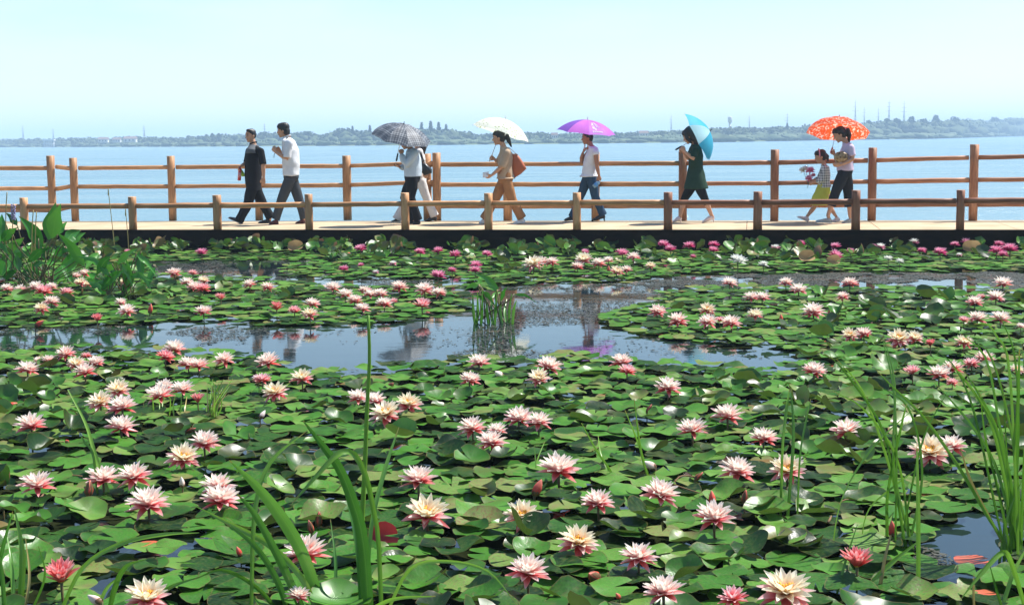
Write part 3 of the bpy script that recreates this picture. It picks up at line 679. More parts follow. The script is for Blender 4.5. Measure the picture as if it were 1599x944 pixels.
# woman in tan
p = person('woman in tan blouse and ochre wide trousers with ponytail under the white umbrella', c2, 845, dict(c=(987, 213), yaw=4, pitch=6, k=1.0),
           [(1018, 270, .048, .056), (1034, 298, .075, .16), (1036, 360, .108, .168), (1032, 440, .115, .155), (1035, 505, .128, .165), (1035, 545, .11, .15)],
           [dict(j=[(1045, 322, -.165), (1004, 428, -.2), (935, 488, -.19), (885, 512, -.18)], palm=(.2, .6, .6), curl=.55), dict(j=[(1020, 320, .155), (985, 400, .19), (957, 372, .14), (930, 355, .12)], palm=(0, -1, 0), curl=1.1)],
           [[(1022, 530, .08), (965, 660, .085), (884, 800, .085), (900, 840, .085), (840, 846, .085)], [(1046, 530, -.08), (1085, 670, -.085), (1150, 792, -.085), (1180, 838, -.085), (1092, 852, -.085)]], k=.93)
top(p, tan_cl, 5, .50, 1.08, rr=.070, wr_=.010, skirt=[(1037, 514, .168, .208)]); trousers(p, tan_tr, 1.0, 1.04, (.112, .098, .084, .082, .088)); shoe(p, 0, white_rub); shoe(p, 1, white_rub)
hair_cap(p, low=-.01, fringe=.04, extra=lambda bm, c, f, s, u, k: tube(bm, [c + (f * -.09 + u * .03) * k, c + (f * -.135 + u * .02) * k, c + (f * -.155 - u * .05) * k, c + (f * -.19 - u * .17) * k], [.028 * k, .042 * k, .040 * k, .012 * k], 10))
bm = bmesh.new(); ball(bm, p['hc'] + (p['f'] * -.112 + p['u'] * .03) , p['f'] * .022, SIDE * .036, p['u'] * .036, 12); part('hair_tie', bm_mesh(bm), white_rub, p['root']); W5 = p
# purple umbrella walker
p = person('person in sleeveless white top and blue jeans walking under the purple umbrella', c3, 828, dict(c=(318, 214), yaw=12, pitch=4, k=.93),
           [(338, 262, .052, .06), (362, 288, .075, .17), (350, 345, .112, .172), (336, 420, .110, .15), (332, 480, .122, .16), (335, 520, .11, .15)],
           [dict(j=[(380, 322, -.175), (388, 420, -.2), (402, 488, -.2), (415, 540, -.19)], palm=(-.5, .8, 0), curl=.8), dict(j=[(335, 312, .15), (268, 388, .13), (284, 325, .03), (296, 285, 0)], palm=(1, 0, .2), curl=1.0)],
           [[(322, 500, .08), (272, 632, .085), (208, 785, .085), (225, 818, .085), (146, 826, .085)], [(345, 500, -.08), (376, 650, -.085), (428, 770, -.085), (450, 800, -.085), (348, 832, -.085)]], k=.94, sk=skin_dark)
top(p, white_cl, 5, .08, 1.08, rr=.060, wr_=.007, skirt=[(328, 500, .175, .205)], voxel=.01); trousers(p, jeans_cl, 1.0, 1.02, (.108, .09, .074, .07, .078)); shoe(p, 0, leather_blk, None, .03); shoe(p, 1, leather_blk, None, .05); hair_cap(p, low=.0, vol=.98, fringe=.03); W6 = p
# green tunic
p = person('woman in dark green tunic and black leggings, head bowed, holding the cyan umbrella behind her', c3, 838, dict(c=(1068, 200), yaw=-8, pitch=24, k=1.0),
           [(1105, 252, .05, .058), (1116, 280, .085, .162), (1116, 345, .118, .168), (1116, 420, .112, .15), (1114, 500, .135, .165), (1114, 545, .12, .16)],
           [dict(j=[(1116, 300, -.168), (1095, 368, -.22), (1038, 316, -.16), (1000, 280, -.13)], palm=(.2, .9, .2), curl=.9), dict(j=[(1092, 295, .15), (1060, 370, .17), (1028, 318, .02), (996, 285, 0)], palm=(0, -1, .2), curl=1.0)],
           [[(1098, 550, .08), (1032, 664, .08), (1002, 782, .08), (1014, 815, .08), (946, 840, .08)], [(1130, 550, -.08), (1188, 672, -.08), (1230, 778, -.08), (1256, 808, -.08), (1164, 843, -.08)]], k=.92)
top(p, green_cl, 4, .42, 1.08, rr=.064, wr_=.008, name='tunic', skirt=[(1114, 440, .125, .16), (1115, 510, .165, .19), (1120, 588, .205, .215)]); trousers(p, black_cl, .66, 1.0, (.106, .090, .068, .064, .060), 'leggings', .002)
shoe(p, 0, pale_shoe, None, .045, .042); shoe(p, 1, pale_shoe, None, .045, .042)
def bob(bm, c, f, s, u, k):
    tube(bm, [c + (f * -.03 + u * .06) * k, c + (f * -.065 - u * .04) * k, c + (f * -.10 - u * .14) * k + Vector((0, 0, -.02)), c - f * .06 * k - Vector((0, 0, .30))], [.10 * k, .092 * k, .075 * k, .03 * k], 14)
    for q in (-1, 1): tube(bm, [c + (f * .03 + s * .066 * q + u * .06) * k, c + (f * .035 + s * .078 * q - u * .03) * k, c + (f * .0 + s * .07 * q - u * .13) * k], [.03 * k, .034 * k, .016 * k], 10)
hair_cap(p, low=-.03, vol=1.08, fringe=.05, extra=bob); W7 = p
# girl
m, t, b = nodes('grey_plaid_cotton')
cx = N(t, 'ShaderNodeTexCoord'); sp = N(t, 'ShaderNodeSeparateXYZ'); t.links.new(cx.outputs['Object'], sp.inputs[0])
ln = [math_(t, 'GREATER_THAN', math_(t, 'SINE', math_(t, 'MULTIPLY', sp.outputs[a], 150)), .45) for a in (0, 2)]
t.links.new(ramp(t, math_(t, 'MULTIPLY', math_(t, 'ADD', ln[0], ln[1]), .5), [(0, (.62, .66, .62)), (.5, (.30, .34, .33)), (1, (.05, .06, .06))]), b.inputs['Base Color']); b.inputs['Roughness'].default_value = .85
p = person('little girl in grey plaid jacket and yellow-green skirt holding a bunch of flowers', c4, 838, dict(c=(456, 380), yaw=5, pitch=14, k=.92),
           [(478, 432, .042, .05), (488, 450, .06, .115), (484, 505, .085, .13), (482, 560, .085, .12), (480, 605, .095, .13), (478, 640, .085, .12)],
           [dict(j=[(488, 462, -.12), (468, 545, -.16), (408, 560, -.15), (368, 582, -.14)], palm=(.2, .8, .3), curl=.8), dict(j=[(475, 462, .115), (445, 535, .14), (402, 545, .0), (375, 550, -.03)], palm=(0, -1, .3), curl=.8)],
           [[(466, 640, .055), (408, 738, .055), (360, 800, .055), (368, 838, .055), (292, 806, .055)], [(490, 640, -.055), (525, 740, -.055), (562, 795, -.055), (592, 832, -.055), (530, 842, -.055)]], k=.72)
bm = bmesh.new(); J = p['J']; loft(bm, [(J(480, 570), -D * .10, SIDE * .13), (J(465, 640), -D * .135, SIDE * .165), (J(446, 718), -D * .165, SIDE * .19)], 22); part('skirt', fuse(bm, .009, 2, .009, (22, 22, 3)), yellow_sk, p['root'])
top(p, MAT['grey_plaid_cotton'], 4, .80, 1.12, rr=.066, wr_=.006, name='jacket', skirt=[(484, 596, .125, .16)], voxel=.009)
shoe(p, 0, pale_shoe, white_rub, 0, .05); shoe(p, 1, pale_shoe, white_rub, 0, .05)
hair_cap(p, low=-.01, fringe=.05, extra=lambda bm, c, f, s, u, k: tube(bm, [c + (f * -.08 + u * .04) * k, c + (f * -.115 - u * .03) * k, c + (f * -.11 - u * .12) * k], [.03 * k, .04 * k, .012 * k], 10))
c, f, s, u, k = p['hc'], p['f'], p['s'], p['u'], p['hk']
part('headband', tube_mesh([c + (s * math.cos(a) * .094 + (u * .985 - f * .17) * (math.sin(a) * .108) + u * .034 + f * .02) * k for a in np.linspace(-.2, math.pi + .2, 22)], .010, 8, True), plain('pink_ribbon', (.75, .30, .40), None, 20, .5), p['root']); G8 = p
# woman with the red umbrella
p = person('woman in lilac tee and black cropped trousers walking beside the girl under the red umbrella', c4, 848, dict(c=(590, 224), yaw=2, pitch=24, k=1.0),
           [(632, 276, .05, .057), (650, 300, .082, .165), (640, 355, .118, .17), (630, 420, .115, .152), (628, 478, .126, .16), (626, 520, .11, .15)],
           [dict(j=[(668, 318, -.17), (682, 398, -.21), (600, 436, -.24), (552, 442, -.22)], palm=(0, 1, .2), curl=.5), dict(j=[(630, 315, .15), (590, 402, .15), (553, 366, .08), (535, 330, .06)], palm=(0, -1, 0), curl=1.1)],
           [[(612, 505, -.08), (562, 625, -.085), (508, 792, -.085), (532, 846, -.085), (420, 842, -.085)], [(638, 505, .08), (652, 640, .085), (662, 792, .085), (684, 846, .085), (604, 850, .085)]], k=.93)
top(p, lilac, 5, .36, 1.08, rr=.062, wr_=.007); trousers(p, charcoal, .80, 1.03, (.115, .10, .088, .084, .084)); shoe(p, 0, sneaker, white_rub, 0, .05); shoe(p, 1, sneaker, white_rub, 0, .05)
hair_cap(p, low=-.01, fringe=.045, extra=lambda bm, c, f, s, u, k: tube(bm, [c + (f * -.09 + u * .05) * k, c + (f * -.14 + u * .02) * k, c + (f * -.13 - u * .08) * k, c + (f * -.10) * k - Vector((0, 0, .22 * k)) - f * .06], [.028 * k, .045 * k, .042 * k, .010 * k], 10))
bm = bmesh.new(); ball(bm, p['hc'] + p['f'] * -.118 + p['u'] * .045, p['f'] * .02, SIDE * .038, p['u'] * .036, 12); part('hair_tie', bm_mesh(bm), MAT['pink_ribbon'], p['root']); W9 = p

# ------------------------------------------------------------------ umbrellas
m, t, b = nodes('navy_plaid_canopy'); a = N(t, 'ShaderNodeAttribute', attribute_name='flat'); sp = N(t, 'ShaderNodeSeparateXYZ'); t.links.new(a.outputs['Vector'], sp.inputs[0])
def lines(ax, fr, th): return math_(t, 'GREATER_THAN', math_(t, 'SINE', math_(t, 'MULTIPLY', sp.outputs[ax], fr)), th)
g = math_(t, 'ADD', math_(t, 'MULTIPLY', math_(t, 'ADD', lines(0, 150, .72), lines(1, 150, .72)), .55), math_(t, 'MULTIPLY', math_(t, 'ADD', lines(0, 42, .35), lines(1, 42, .35)), .30))
col = ramp(t, math_(t, 'MULTIPLY', g, .55), [(0, (.024, .034, .052)), (.3, (.065, .080, .105)), (.6, (.25, .27, .29)), (1, (.48, .50, .52))])
t.links.new(col, b.inputs['Base Color']); b.inputs['Roughness'].default_value = .6; translucent(t, b, col, .12)
def canopy(name, c1_, tr, c2_=None, thr=.55, scale=9):
    m, t, b = nodes(name); 
    if c2_:
        a = N(t, 'ShaderNodeAttribute', attribute_name='flat'); n1 = N(t, 'ShaderNodeTexVoronoi'); n1.inputs['Scale'].default_value = scale; t.links.new(a.outputs['Vector'], n1.inputs['Vector'])
        n2 = N(t, 'ShaderNodeTexNoise'); n2.inputs['Scale'].default_value = scale * 1.7; n2.inputs['Detail'].default_value = 3; t.links.new(a.outputs['Vector'], n2.inputs['Vector'])
        col = ramp(t, math_(t, 'MULTIPLY_ADD', n1.outputs['Distance'], .45, n2.outputs[0]), [(thr, c1_), (thr + .03, c2_)])
    else:
        col = ramp(t, tex(t, 5, 3), [(.3, tuple(x * .9 for x in c1_)), (.7, c1_)])
    t.links.new(col, b.inputs['Base Color']); b.inputs['Roughness'].default_value = .55; b.inputs['Specular IOR Level'].default_value = .12
    translucent(t, b, col, tr); return m
can_white = canopy('cream_floral_canopy', (.42, .52, .26), .45, (.86, .88, .78), .56, 22)
can_purple = canopy('purple_canopy', (.52, .15, .68), .32); can_purple2 = canopy('violet_canopy', (.24, .10, .50), .2); can_pink = canopy('pink_purple_canopy', (.68, .20, .72), .36)
can_cyan = canopy('cyan_canopy', (.09, .57, .78), .5); can_pale = canopy('pale_cyan_canopy', (.55, .85, .90), .45); can_red = canopy('red_floral_canopy', (.85, .095, .02), .5, (.92, .56, .42), .80, 21)
chrome = plain('umbrella_steel', (.6, .6, .62), None, 5, .3, 0, .5, None, 0, .9); blk_plastic = plain('black_plastic', (.02, .02, .02), None, 5, .4)
def umbrella(label, cv, pers, A, B, dy, tilt, H, hand, mats, grip_m, rot=0.0, nr=8, logo=None):
    Y = pers['Y0'] + dy; pa, pb = AtY(*cv(*A), Y), AtY(*cv(*B), Y); c = (pa + pb) / 2; Rr = (pb - pa).length / 2
    ch = (pb - pa).normalized(); vdir = Vector((0, 1, 0)); n0 = ch.cross(vdir).normalized(); n0 = n0 if n0.z > 0 or cv is None else -n0
    ax = (n0 * math.cos(R(tilt)) - vdir * math.sin(R(tilt))).normalized()        # positive tilt leans toward the camera
    e1 = ch; e2 = ax.cross(e1).normalized()
    hp = Vector(hand) if isinstance(hand, Vector) else AtY(*cv(*hand), Y)
    root = empty('umbrella', hp, label, 'umbrella', 'umbrellas carried along the boardwalk')
    rho = (Rr * Rr + H * H) / (2 * H); thm = math.asin(min(1, Rr / rho))
    def S_(uu, ang, lift=0.0):
        k0 = math.pi * 2 / nr; loc = ((ang - rot) % k0) / k0 - .5; sag = math.cos(math.pi * loc)            # 0 at ribs, 1 mid panel
        th = thm * uu; r_ = rho * math.sin(th) * (1 - .070 * sag * uu); h_ = H - rho * (1 - math.cos(th)) - .010 * sag * math.sin(uu * 3) + (.012 * sag * uu ** 6)
        return c + e1 * (r_ * math.cos(ang)) + e2 * (r_ * math.sin(ang)) + ax * (h_ + lift)
    for i in range(nr):
        V, Ft, fl = [], [], []; nu, nv = 14, 12
        for a in range(nu + 1):
            for q in range(nv + 1):
                ang = rot + (i + min(.9995, max(.0005, q / nv))) * 2 * math.pi / nr; V.append(S_(max(.012, a / nu), ang)); l = (q / nv - .5) * math.pi / nr * 2
                fl.append((Rr * a / nu * math.sin(l), Rr * a / nu * math.cos(l) + i * .037, i * 1.7))
        for a in range(nu):
            for q in range(nv): j = a * (nv + 1) + q; Ft.append((j, j + 1, j + nv + 2, j + nv + 1))
        part('panel', np_mesh('panel', np.array([v[:] for v in V]), np.array(Ft), {'flat': np.array(fl)}), mats[i % len(mats)], root)
        an = rot + i * 2 * math.pi / nr
        part('rib', tube_mesh([S_(x, an + 1e-3, -.006) for x in np.linspace(.02, 1.015, 9)], .0028, 5), chrome, root)
        part('strut', tube_mesh([c + ax * (H - .24), S_(.48, an + 1e-3, -.008)], .0024, 5), chrome, root)
    part('shaft', tube_mesh([c + ax * (H + .005), hp + (c - hp).normalized() * .02], .0055, 8), chrome, root)
    part('tip', tube_mesh([c + ax * (H - .004), c + ax * (H + .045)], [.010, .005], 8, True), grip_m, root)
    dn = (hp - c).normalized(); part('handle', tube_mesh([hp - dn * .04, hp + dn * .06, hp + dn * .075], [.013, .016, .012], 10, True), grip_m, root)
    if logo: logo(S_, root)
    return root
umbrella('navy and white plaid umbrella hiding the head of a walker in pale top', c2, W3, (45, 165), (488, 262), -.16, 14, .235, (238, 350), [MAT['navy_plaid_canopy']], blk_plastic, .35)
umbrella('cream white umbrella with small green floral print held by the woman in tan', c2, W5, (790, 118), (1212, 245), .30, -3, .255, W5['arms'][1][3], [can_white], white_rub, .2)
def swan(S_, root):
    k0 = math.pi * 2 / 8; i = 6; cnt = [0]; pm = plain('white_print', (.85, .82, .86), None, 5, .6, 0, .3, None, .5)
    def Q(u_, v_): return S_(1 - u_, .05 + (i + .5 + v_) * k0, .0022 + .0003 * cnt[0])
    def strip(name, pts, w_):
        V = []; cnt[0] += 1
        for j, (u_, v_) in enumerate(pts):
            ww = w_[j] if isinstance(w_, (list, tuple)) else w_
            V += [Q(u_ - ww, v_), Q(u_ + ww, v_)]
        T = [(2 * j, 2 * j + 1, 2 * j + 3, 2 * j + 2) for j in range(len(pts) - 1)]
        part(name, np_mesh('mark', np.array([v[:] for v in V]), np.array(T)), pm, root)
    def arc(cu, cv_, ru, rv, a0_, a1_, w_): strip('emblem', [(cu + ru * math.sin(a), cv_ + rv * math.cos(a)) for a in np.linspace(a0_, a1_, 12)], w_)
    arc(.42, -.19, .10, .10, -2.6, 2.6, .060); arc(.54, -.11, .075, .08, -.6, 3.6, .050); arc(.34, -.09, .085, .07, 2.0, 6.0, .055)      # curled bird at the left
    for q in range(4): arc(.30 + .01 * q, .06, .10 + .075 * q, .05 + .055 * q, .15, 2.0 - .12 * q, .034)                             # spread wing at the right
    arc(.36, .0, .05, .10, -.4, 1.2, .040)
    x = -.30
    for wd, hg in ((.05, .060), (.02, .060), (.045, .04), (.04, .045), (.02, .05), (.05, .04), (.03, .045), (.0, 0), (.045, .045), (.035, .05), (.05, .04), (.03, .045)):
        if wd: strip('letter', [(.125 - .01 * (x > 0), x), (.125 - .01 * (x > 0), x + wd * .45), (.125, x + wd * .5), (.125, x + wd)], [hg, hg * .8, hg * .45, hg])
        x += wd + .012
umbrella('purple umbrella with white swan-like print and lettering on one panel', c3, W6, (92, 152), (525, 195), .0, 4.5, .215, W6['arms'][1][3], [can_purple, can_purple2, can_purple2, can_purple, can_purple2, can_pink, can_purple, can_purple], white_rub, .05, 8, swan)
umbrella('cyan umbrella tipped back over the shoulder of the woman in dark green', c3, W7, (1035, 32), (1215, 385), .12, 10, .235, W7['arms'][1][3], [can_cyan, can_pale, can_cyan, can_cyan, can_cyan, can_pale, can_cyan, can_cyan], blk_plastic, .2)
umbrella('red umbrella with white flower pattern leaning behind the woman in lilac', c4, W9, (355, 185), (800, 240), .34, -15, .255, W9['arms'][1][3], [can_red], plain('red_plastic', (.4, .03, .02), None, 5, .4), .3)

# ------------------------------------------------------------------ things carried
def bag(label, pts, thick, m, strap=None, name='handbag', strap_m=None):
    """a soft bag from its outline, bulged in the middle"""
    c = sum(pts, Vector()) / len(pts); root = empty(name, c, label, 'bag'); bm = bmesh.new(); n = SIDE
    nv = len(pts); rings = []
    for o_, s_ in ((-.5, .78), (-.38, .95), (0, 1.02), (.38, .95), (.5, .78)):
        rings.append([bm.verts.new(c + (q - c) * s_ + n * thick * o_) for q in pts])
    for a, b_ in zip(rings, rings[1:]):
        for i in range(nv): bm.faces.new((a[i], a[(i + 1) % nv], b_[(i + 1) % nv], b_[i]))
    bm.faces.new(rings[0]); bm.faces.new(rings[-1][::-1]); bmesh.ops.subdivide_edges(bm, edges=bm.edges[:], cuts=1, use_grid_fill=True, smooth=.3)
    part('bag_body', bm_mesh(bm), m, root)
    if strap: part('strap', tube_mesh(spline(strap, 14), .009, 6, True, .5), strap_m or m, root)
    return root
J = W4['J']; bag('black leather handbag hanging beside the walker in white trousers', [J(418, 400, -.26), (J(450, 402, -.26)), J(492, 445, -.26), J(492, 472, -.26), J(440, 492, -.26), J(420, 470, -.26)], .11, leather_blk, [J(425, 405, -.26), J(410, 320, -.24), J(440, 405, -.26)])
J = W5['J']; bag('orange-brown leather tote tucked behind the arm of the woman in tan', [J(1085, 332, .06), J(1122, 332, .06), J(1160, 385, .06), J(1190, 440, .06), J(1150, 478, .06), J(1102, 508, .06), J(1082, 440, .06)], .13, plain('orange_tan_leather', (.42, .115, .04), (.33, .085, .03), 14, .45, .2, .4), [J(1088, 335, .06), J(1060, 285, .04), J(1118, 335, .06)], 'tote_bag')
J = W9['J']
m, t, b = nodes('brown_patterned_leather'); vo = tex(t, 28, 3, kind='ShaderNodeTexVoronoi'); t.links.new(ramp(t, vo, [(.2, (.03, .018, .01)), (.45, (.26, .16, .07)), (.8, (.40, .28, .14))]), b.inputs['Base Color']); b.inputs['Roughness'].default_value = .45
bag('brown patterned clutch bag under the arm of the woman in lilac', [J(548, 372, -.2), J(570, 350, -.2), J(612, 342, -.2), J(645, 360, -.2), J(648, 395, -.2), J(620, 415, -.2), J(570, 424, -.2), J(552, 405, -.2)], .14, m, [J(640, 385, -.15), J(672, 330, -.12), J(660, 292, -.02), J(648, 290, .1)], 'clutch_bag', leather_blk)
def bottle(label, p0, p1, r, m, cap_m, lab_m=None):
    root = empty('bottle', p0, label, 'bottle'); d = p1 - p0
    part('bottle_body', tube_mesh([p0, p0 + d * .02, p0 + d * .60, p0 + d * .76, p0 + d * .86, p0 + d * .90], [r * .8, r, r, r * .9, r * .45, r * .42], 16), m, root)
    part('cap', tube_mesh([p0 + d * .905, p0 + d], r * .48, 12), cap_m, root)
    if lab_m: part('label_band', tube_mesh([p0 + d * .2, p0 + d * .55], r * 1.03, 16), lab_m, root)
J = M1['J']; red_pl = plain('red_bottle', (.55, .03, .02), None, 5, .25, 0, .5); bottle('red soft drink bottle with orange base held by the man in black', J(158, 528, .0), J(166, 420, .0), .030, red_pl, red_pl, plain('pink_white_label', (.75, .45, .45), (.6, .1, .1), 30, .5))
r_ = empty('folded_fan', J(178, 470, .05), 'small bright green folded fan held next to the red bottle', 'fan'); bm = bmesh.new(); loft(bm, [(J(170, 440, .05), -D * .008, SIDE * .01), (J(185, 475, .05), -D * .03, SIDE * .012), (J(190, 498, .05), -D * .036, SIDE * .012)], 8); part('fan_leaf', bm_mesh(bm), plain('lime_plastic', (.35, .65, .05), None, 5, .5), r_)
J = W6['J']
mw, t, b = nodes('clear_blue_plastic'); b.inputs['Base Color'].default_value = (.45, .72, .9, 1); b.inputs['Roughness'].default_value = .12; b.inputs['Transmission Weight'].default_value = .6
bottle('clear water bottle swinging from the hand of the jeans wearer', J(362, 575, -.2), J(412, 530, -.2), .034, mw, white_rub, plain('blue_label', (.10, .32, .65), None, 4, .4))
def sheet(name, label, cat, ps, m):
    c = sum(ps, Vector()) / 4; root = empty(name, c, label, cat); bm = bmesh.new(); n = (ps[1] - ps[0]).cross(ps[3] - ps[0]).normalized() * .008
    a = [bm.verts.new(q) for q in ps]; b_ = [bm.verts.new(q + n) for q in ps]; bm.faces.new(a); bm.faces.new(b_[::-1])
    for i in range(4): bm.faces.new((a[i], a[(i + 1) % 4], b_[(i + 1) % 4], b_[i]))
    part('cover', bm_mesh(bm, sm=False), m, root)
J = W3['J']; sheet('booklet', 'small brown booklet held by the woman under the plaid umbrella', 'booklet', [J(210, 405, .03), J(250, 412, -.06), J(256, 432, -.02), J(214, 424, .08)], plain('brown_card', (.22, .10, .06), None, 10, .6))
J = W5['J']; sheet('paper', 'white folded paper in the lowered hand of the woman in tan', 'paper', [J(868, 468, -.16), J(912, 462, -.2), J(905, 500, -.22), J(868, 508, -.17)], plain('white_paper', (.82, .80, .80), None, 10, .8))
J = M2['J']; r_ = empty('cord', J(415, 330, -.08), 'thin dark cord dangling from the hands of the man in white', 'cord'); part('cord_line', tube_mesh(spline([J(430, 305, -.08), J(418, 330, -.08), J(413, 362, -.08)], 8), .005, 6), leather_blk, r_)
r_ = empty('shoulder_strap', J(505, 225, -.1), 'dark bag strap across the shoulder of the man in white', 'strap'); part('strap', tube_mesh(spline([J(540, 205, -.02), J(518, 208, -.10), J(500, 225, -.135), J(489, 262, -.14), J(480, 300, -.10)], 12), .012, 6, False, .4), leather_blk, r_)

# ------------------------------------------------------------------ pond: where the water is open
OPEN = [   # outlines of open water, as seen; taken down to the pond surface below
    [(-60, 516), (90, 512), (230, 508), (330, 500), (440, 512), (520, 508), (600, 507), (690, 494), (735, 484), (732, 455), (800, 446), (870, 443), (1010, 441), (1045, 455), (1000, 478), (960, 488), (935, 500), (960, 516), (1040, 530),
     (1150, 543), (1235, 552), (1268, 565), (1255, 577), (1190, 580), (1090, 572), (990, 566), (930, 562), (800, 562), (700, 566), (630, 576), (550, 582), (470, 579), (430, 566), (360, 556), (250, 547), (170, 546), (80, 548), (-60, 560)],
    [(990, 441), (1060, 430), (1200, 427), (1680, 424), (1680, 452), (1440, 453), (1250, 449), (1120, 452), (1040, 456)],
    [(225, 409), (330, 407), (520, 408), (450, 417), (430, 432), (560, 437), (720, 437), (730, 449), (640, 447), (520, 449), (430, 440), (330, 431), (240, 430)],
    [(120, 722), (200, 716), (250, 724), (235, 740), (165, 741)], [(200, 838), (300, 836), (335, 850), (300, 868), (215, 864)], [(1440, 838), (1500, 800), (1580, 800), (1590, 850), (1580, 905), (1500, 900), (1420, 880)], [(562, 722), (606, 720), (606, 734), (566, 735)],
    [(1290, 905), (1360, 900), (1370, 925), (1300, 930)],
]
OPENW = [np.array([P(x, y, 0)[:2] for x, y in pl]) for pl in OPEN]
def inside(pts, poly):
    x, y = pts[:, 0], pts[:, 1]; r_ = np.zeros(len(pts), bool); n = len(poly); j = n - 1
    for i in range(n):
        xi, yi = poly[i]; xj, yj = poly[j]
        c = ((yi > y) != (yj > y)) & (x < (xj - xi) * (y - yi) / (yj - yi + 1e-12) + xi); r_ ^= c; j = i
    return r_
def is_open(pts):
    r_ = np.zeros(len(pts), bool)
    for pl in OPENW: r_ |= inside(pts, pl)
    return r_
def pix_np(X):
    d = X - np.array(CAM); q = d @ np.array(fw); return 799.5 + F * (d @ np.array(rt)) / q, 472 - F * (d @ np.array(up)) / q

FL = """3 439 12 p|11 451 20 p|32 452 18 p|56 448 22 p|69 455 27 c|81 447 16 p|104 457 22 c|80 471 24 p|65 481 22 y|188 472 18 p|198 485 26 p|132 427 17 p|118 431 16 p|126 441 18 y|137 444 14 y|193 439 12 y|272 427 23 p|301 428 13 o|292 441 20 p|318 438 18 y|304 449 24 p|317 451 24 c|390 444 20 p|318 487 26 p|315 395 17 m|199 393 9 m|38 388 8 m|345 467 13 h|152 500 14 h|104 552 29 p|76 563 23 p|60 563 16 p|43 577 33 p|119 568 28 y|150 566 27 p|133 581 34 p|135 556 16 c|273 544 32 p|258 557 27 c|294 569 30 p|310 571 30 p|350 561 29 p
418 448 20 p|520 450 27 p|539 460 24 p|488 474 22 p|432 483 16 h|460 487 17 o|484 490 24 y|554 469 24 p|570 454 20 p|578 460 20 p|594 459 23 p|600 474 25 p|615 472 12 o|566 482 23 p|624 448 25 p|663 452 29 p|686 457 22 p|659 478 23 o|537 421 15 m|563 389 17 m|564 414 9 m|656 394 16 m|685 392 15 m|711 399 18 m|760 397 14 m|743 414 17 m|742 423 17 m|684 431 21 m|706 422 12 m|587 425 10 k|614 411 11 k|776 376 13 w|419 565 36 p|410 593 26 c|472 590 33 y|748 566 34 p|733 593 32 p|404 593 20 c
833 411 30 y|846 409 20 p|862 409 20 p|912 405 25 y|902 417 20 p|935 411 22 p|950 407 17 p|963 424 21 y|978 421 17 p|989 402 20 p|972 396 18 m|914 394 12 m|1016 415 15 y|1036 382 16 m|1047 390 16 m|1076 384 16 m|1115 383 15 m|1114 391 14 m|1152 408 26 w|1192 413 15 w|1082 401 9 m|1139 442 23 p|1173 464 22 p|1190 465 24 p|1026 486 26 p|1058 500 30 p|1104 483 25 y|1105 502 28 p|1142 504 30 p|1124 500 15 c|1179 492 24 y|970 565 33 p|979 580 28 c|856 572 39 p|841 590 34 y
1227 441 21 p|1247 453 26 p|1327 443 25 p|1316 463 20 p|1270 486 34 p|1566 443 28 p|1555 464 27 p|1522 472 25 p|1532 465 12 o|1526 497 29 p|1505 500 16 c|1562 497 29 p|1327 523 27 y|1349 521 25 p|1403 528 36 y|1428 528 26 y|1453 539 13 h|1505 534 27 y|1537 560 31 p|1517 568 25 c|1487 575 31 p|1466 584 34 p|1425 582 22 o|1271 580 37 p|1487 597 18 c|1594 510 15 p|1211 387 14 k|1251 380 11 m|1305 385 14 m|1304 399 19 m|1328 392 11 m|1363 386 12 m|1375 385 14 k|1427 378 15 k|1440 392 13 m|1468 394 18 m|1491 382 12 m|1508 378 14 m|1387 404 13 w|1405 408 12 w|1498 398 9 k|1560 382 14 m|1556 392 20 m|1577 390 22 m|1566 398 14 m|1588 577 22 y
185 608 37 y|157 627 38 y|191 635 42 p|189 667 46 p|258 605 30 p|250 617 40 p|285 608 34 p|309 627 18 h|49 664 46 p|319 691 45 p|287 714 50 y|161 747 50 p|210 743 50 p|58 757 50 p|232 786 62 p|340 759 50 p|344 780 57 p|96 906 42 h|230 932 66 y|430 612 38 y|559 621 33 p|585 625 34 p|638 630 40 y|603 645 46 y|738 668 42 p|768 690 44 p|776 672 30 p|653 749 52 p|666 802 66 y|479 863 66 p|466 930 36 p
810 653 42 p|841 658 38 p|1043 605 40 p|1136 649 46 p|1081 671 43 p|1192 684 42 p|872 733 60 p|1151 735 52 p|1031 771 54 p|934 784 48 p|816 804 52 y|1115 808 58 p|902 845 60 y|997 869 54 p|824 892 60 p|1036 924 62 p|1145 934 44 c|1322 672 46 p|1229 733 54 y|1452 704 58 y|1486 696 42 p|1225 922 78 y|1338 883 38 h"""
fl = [(int(a), int(b_), int(c_), d_) for a, b_, c_, d_ in (x.split() for x in FL.replace('\n', '|').split('|'))]
# ------------------------------------------------------------------ lily pads
m, t, b = nodes('lily_pad')
a = N(t, 'ShaderNodeAttribute', attribute_name='pad'); sp = N(t, 'ShaderNodeSeparateXYZ'); t.links.new(a.outputs['Vector'], sp.inputs[0]); oi = N(t, 'ShaderNodeObjectInfo')
tone = math_(t, 'FRACT', math_(t, 'ADD', sp.outputs[2], oi.outputs['Random']))
n1 = tex(t, 9, 5); n2 = tex(t, 70, 3)
tt = math_(t, 'ADD', math_(t, 'MULTIPLY', tone, .8), math_(t, 'MULTIPLY_ADD', n1, .5, -.15))
base = ramp(t, tt, [(.12, (.004, .020, .003)), (.30, (.014, .062, .005)), (.46, (.034, .138, .010)), (.66, (.062, .195, .018)), (.80, (.115, .225, .036)), (.91, (.17, .165, .055)), (.985, (.17, .085, .025))])
vein = math_(t, 'POWER', math_(t, 'ABSOLUTE', math_(t, 'SINE', math_(t, 'MULTIPLY', sp.outputs[0], 6.5))), 10.0)
vein = math_(t, 'SUBTRACT', 1.0, math_(t, 'POWER', math_(t, 'ABSOLUTE', math_(t, 'SINE', math_(t, 'MULTIPLY', sp.outputs[0], 6.5))), .35))
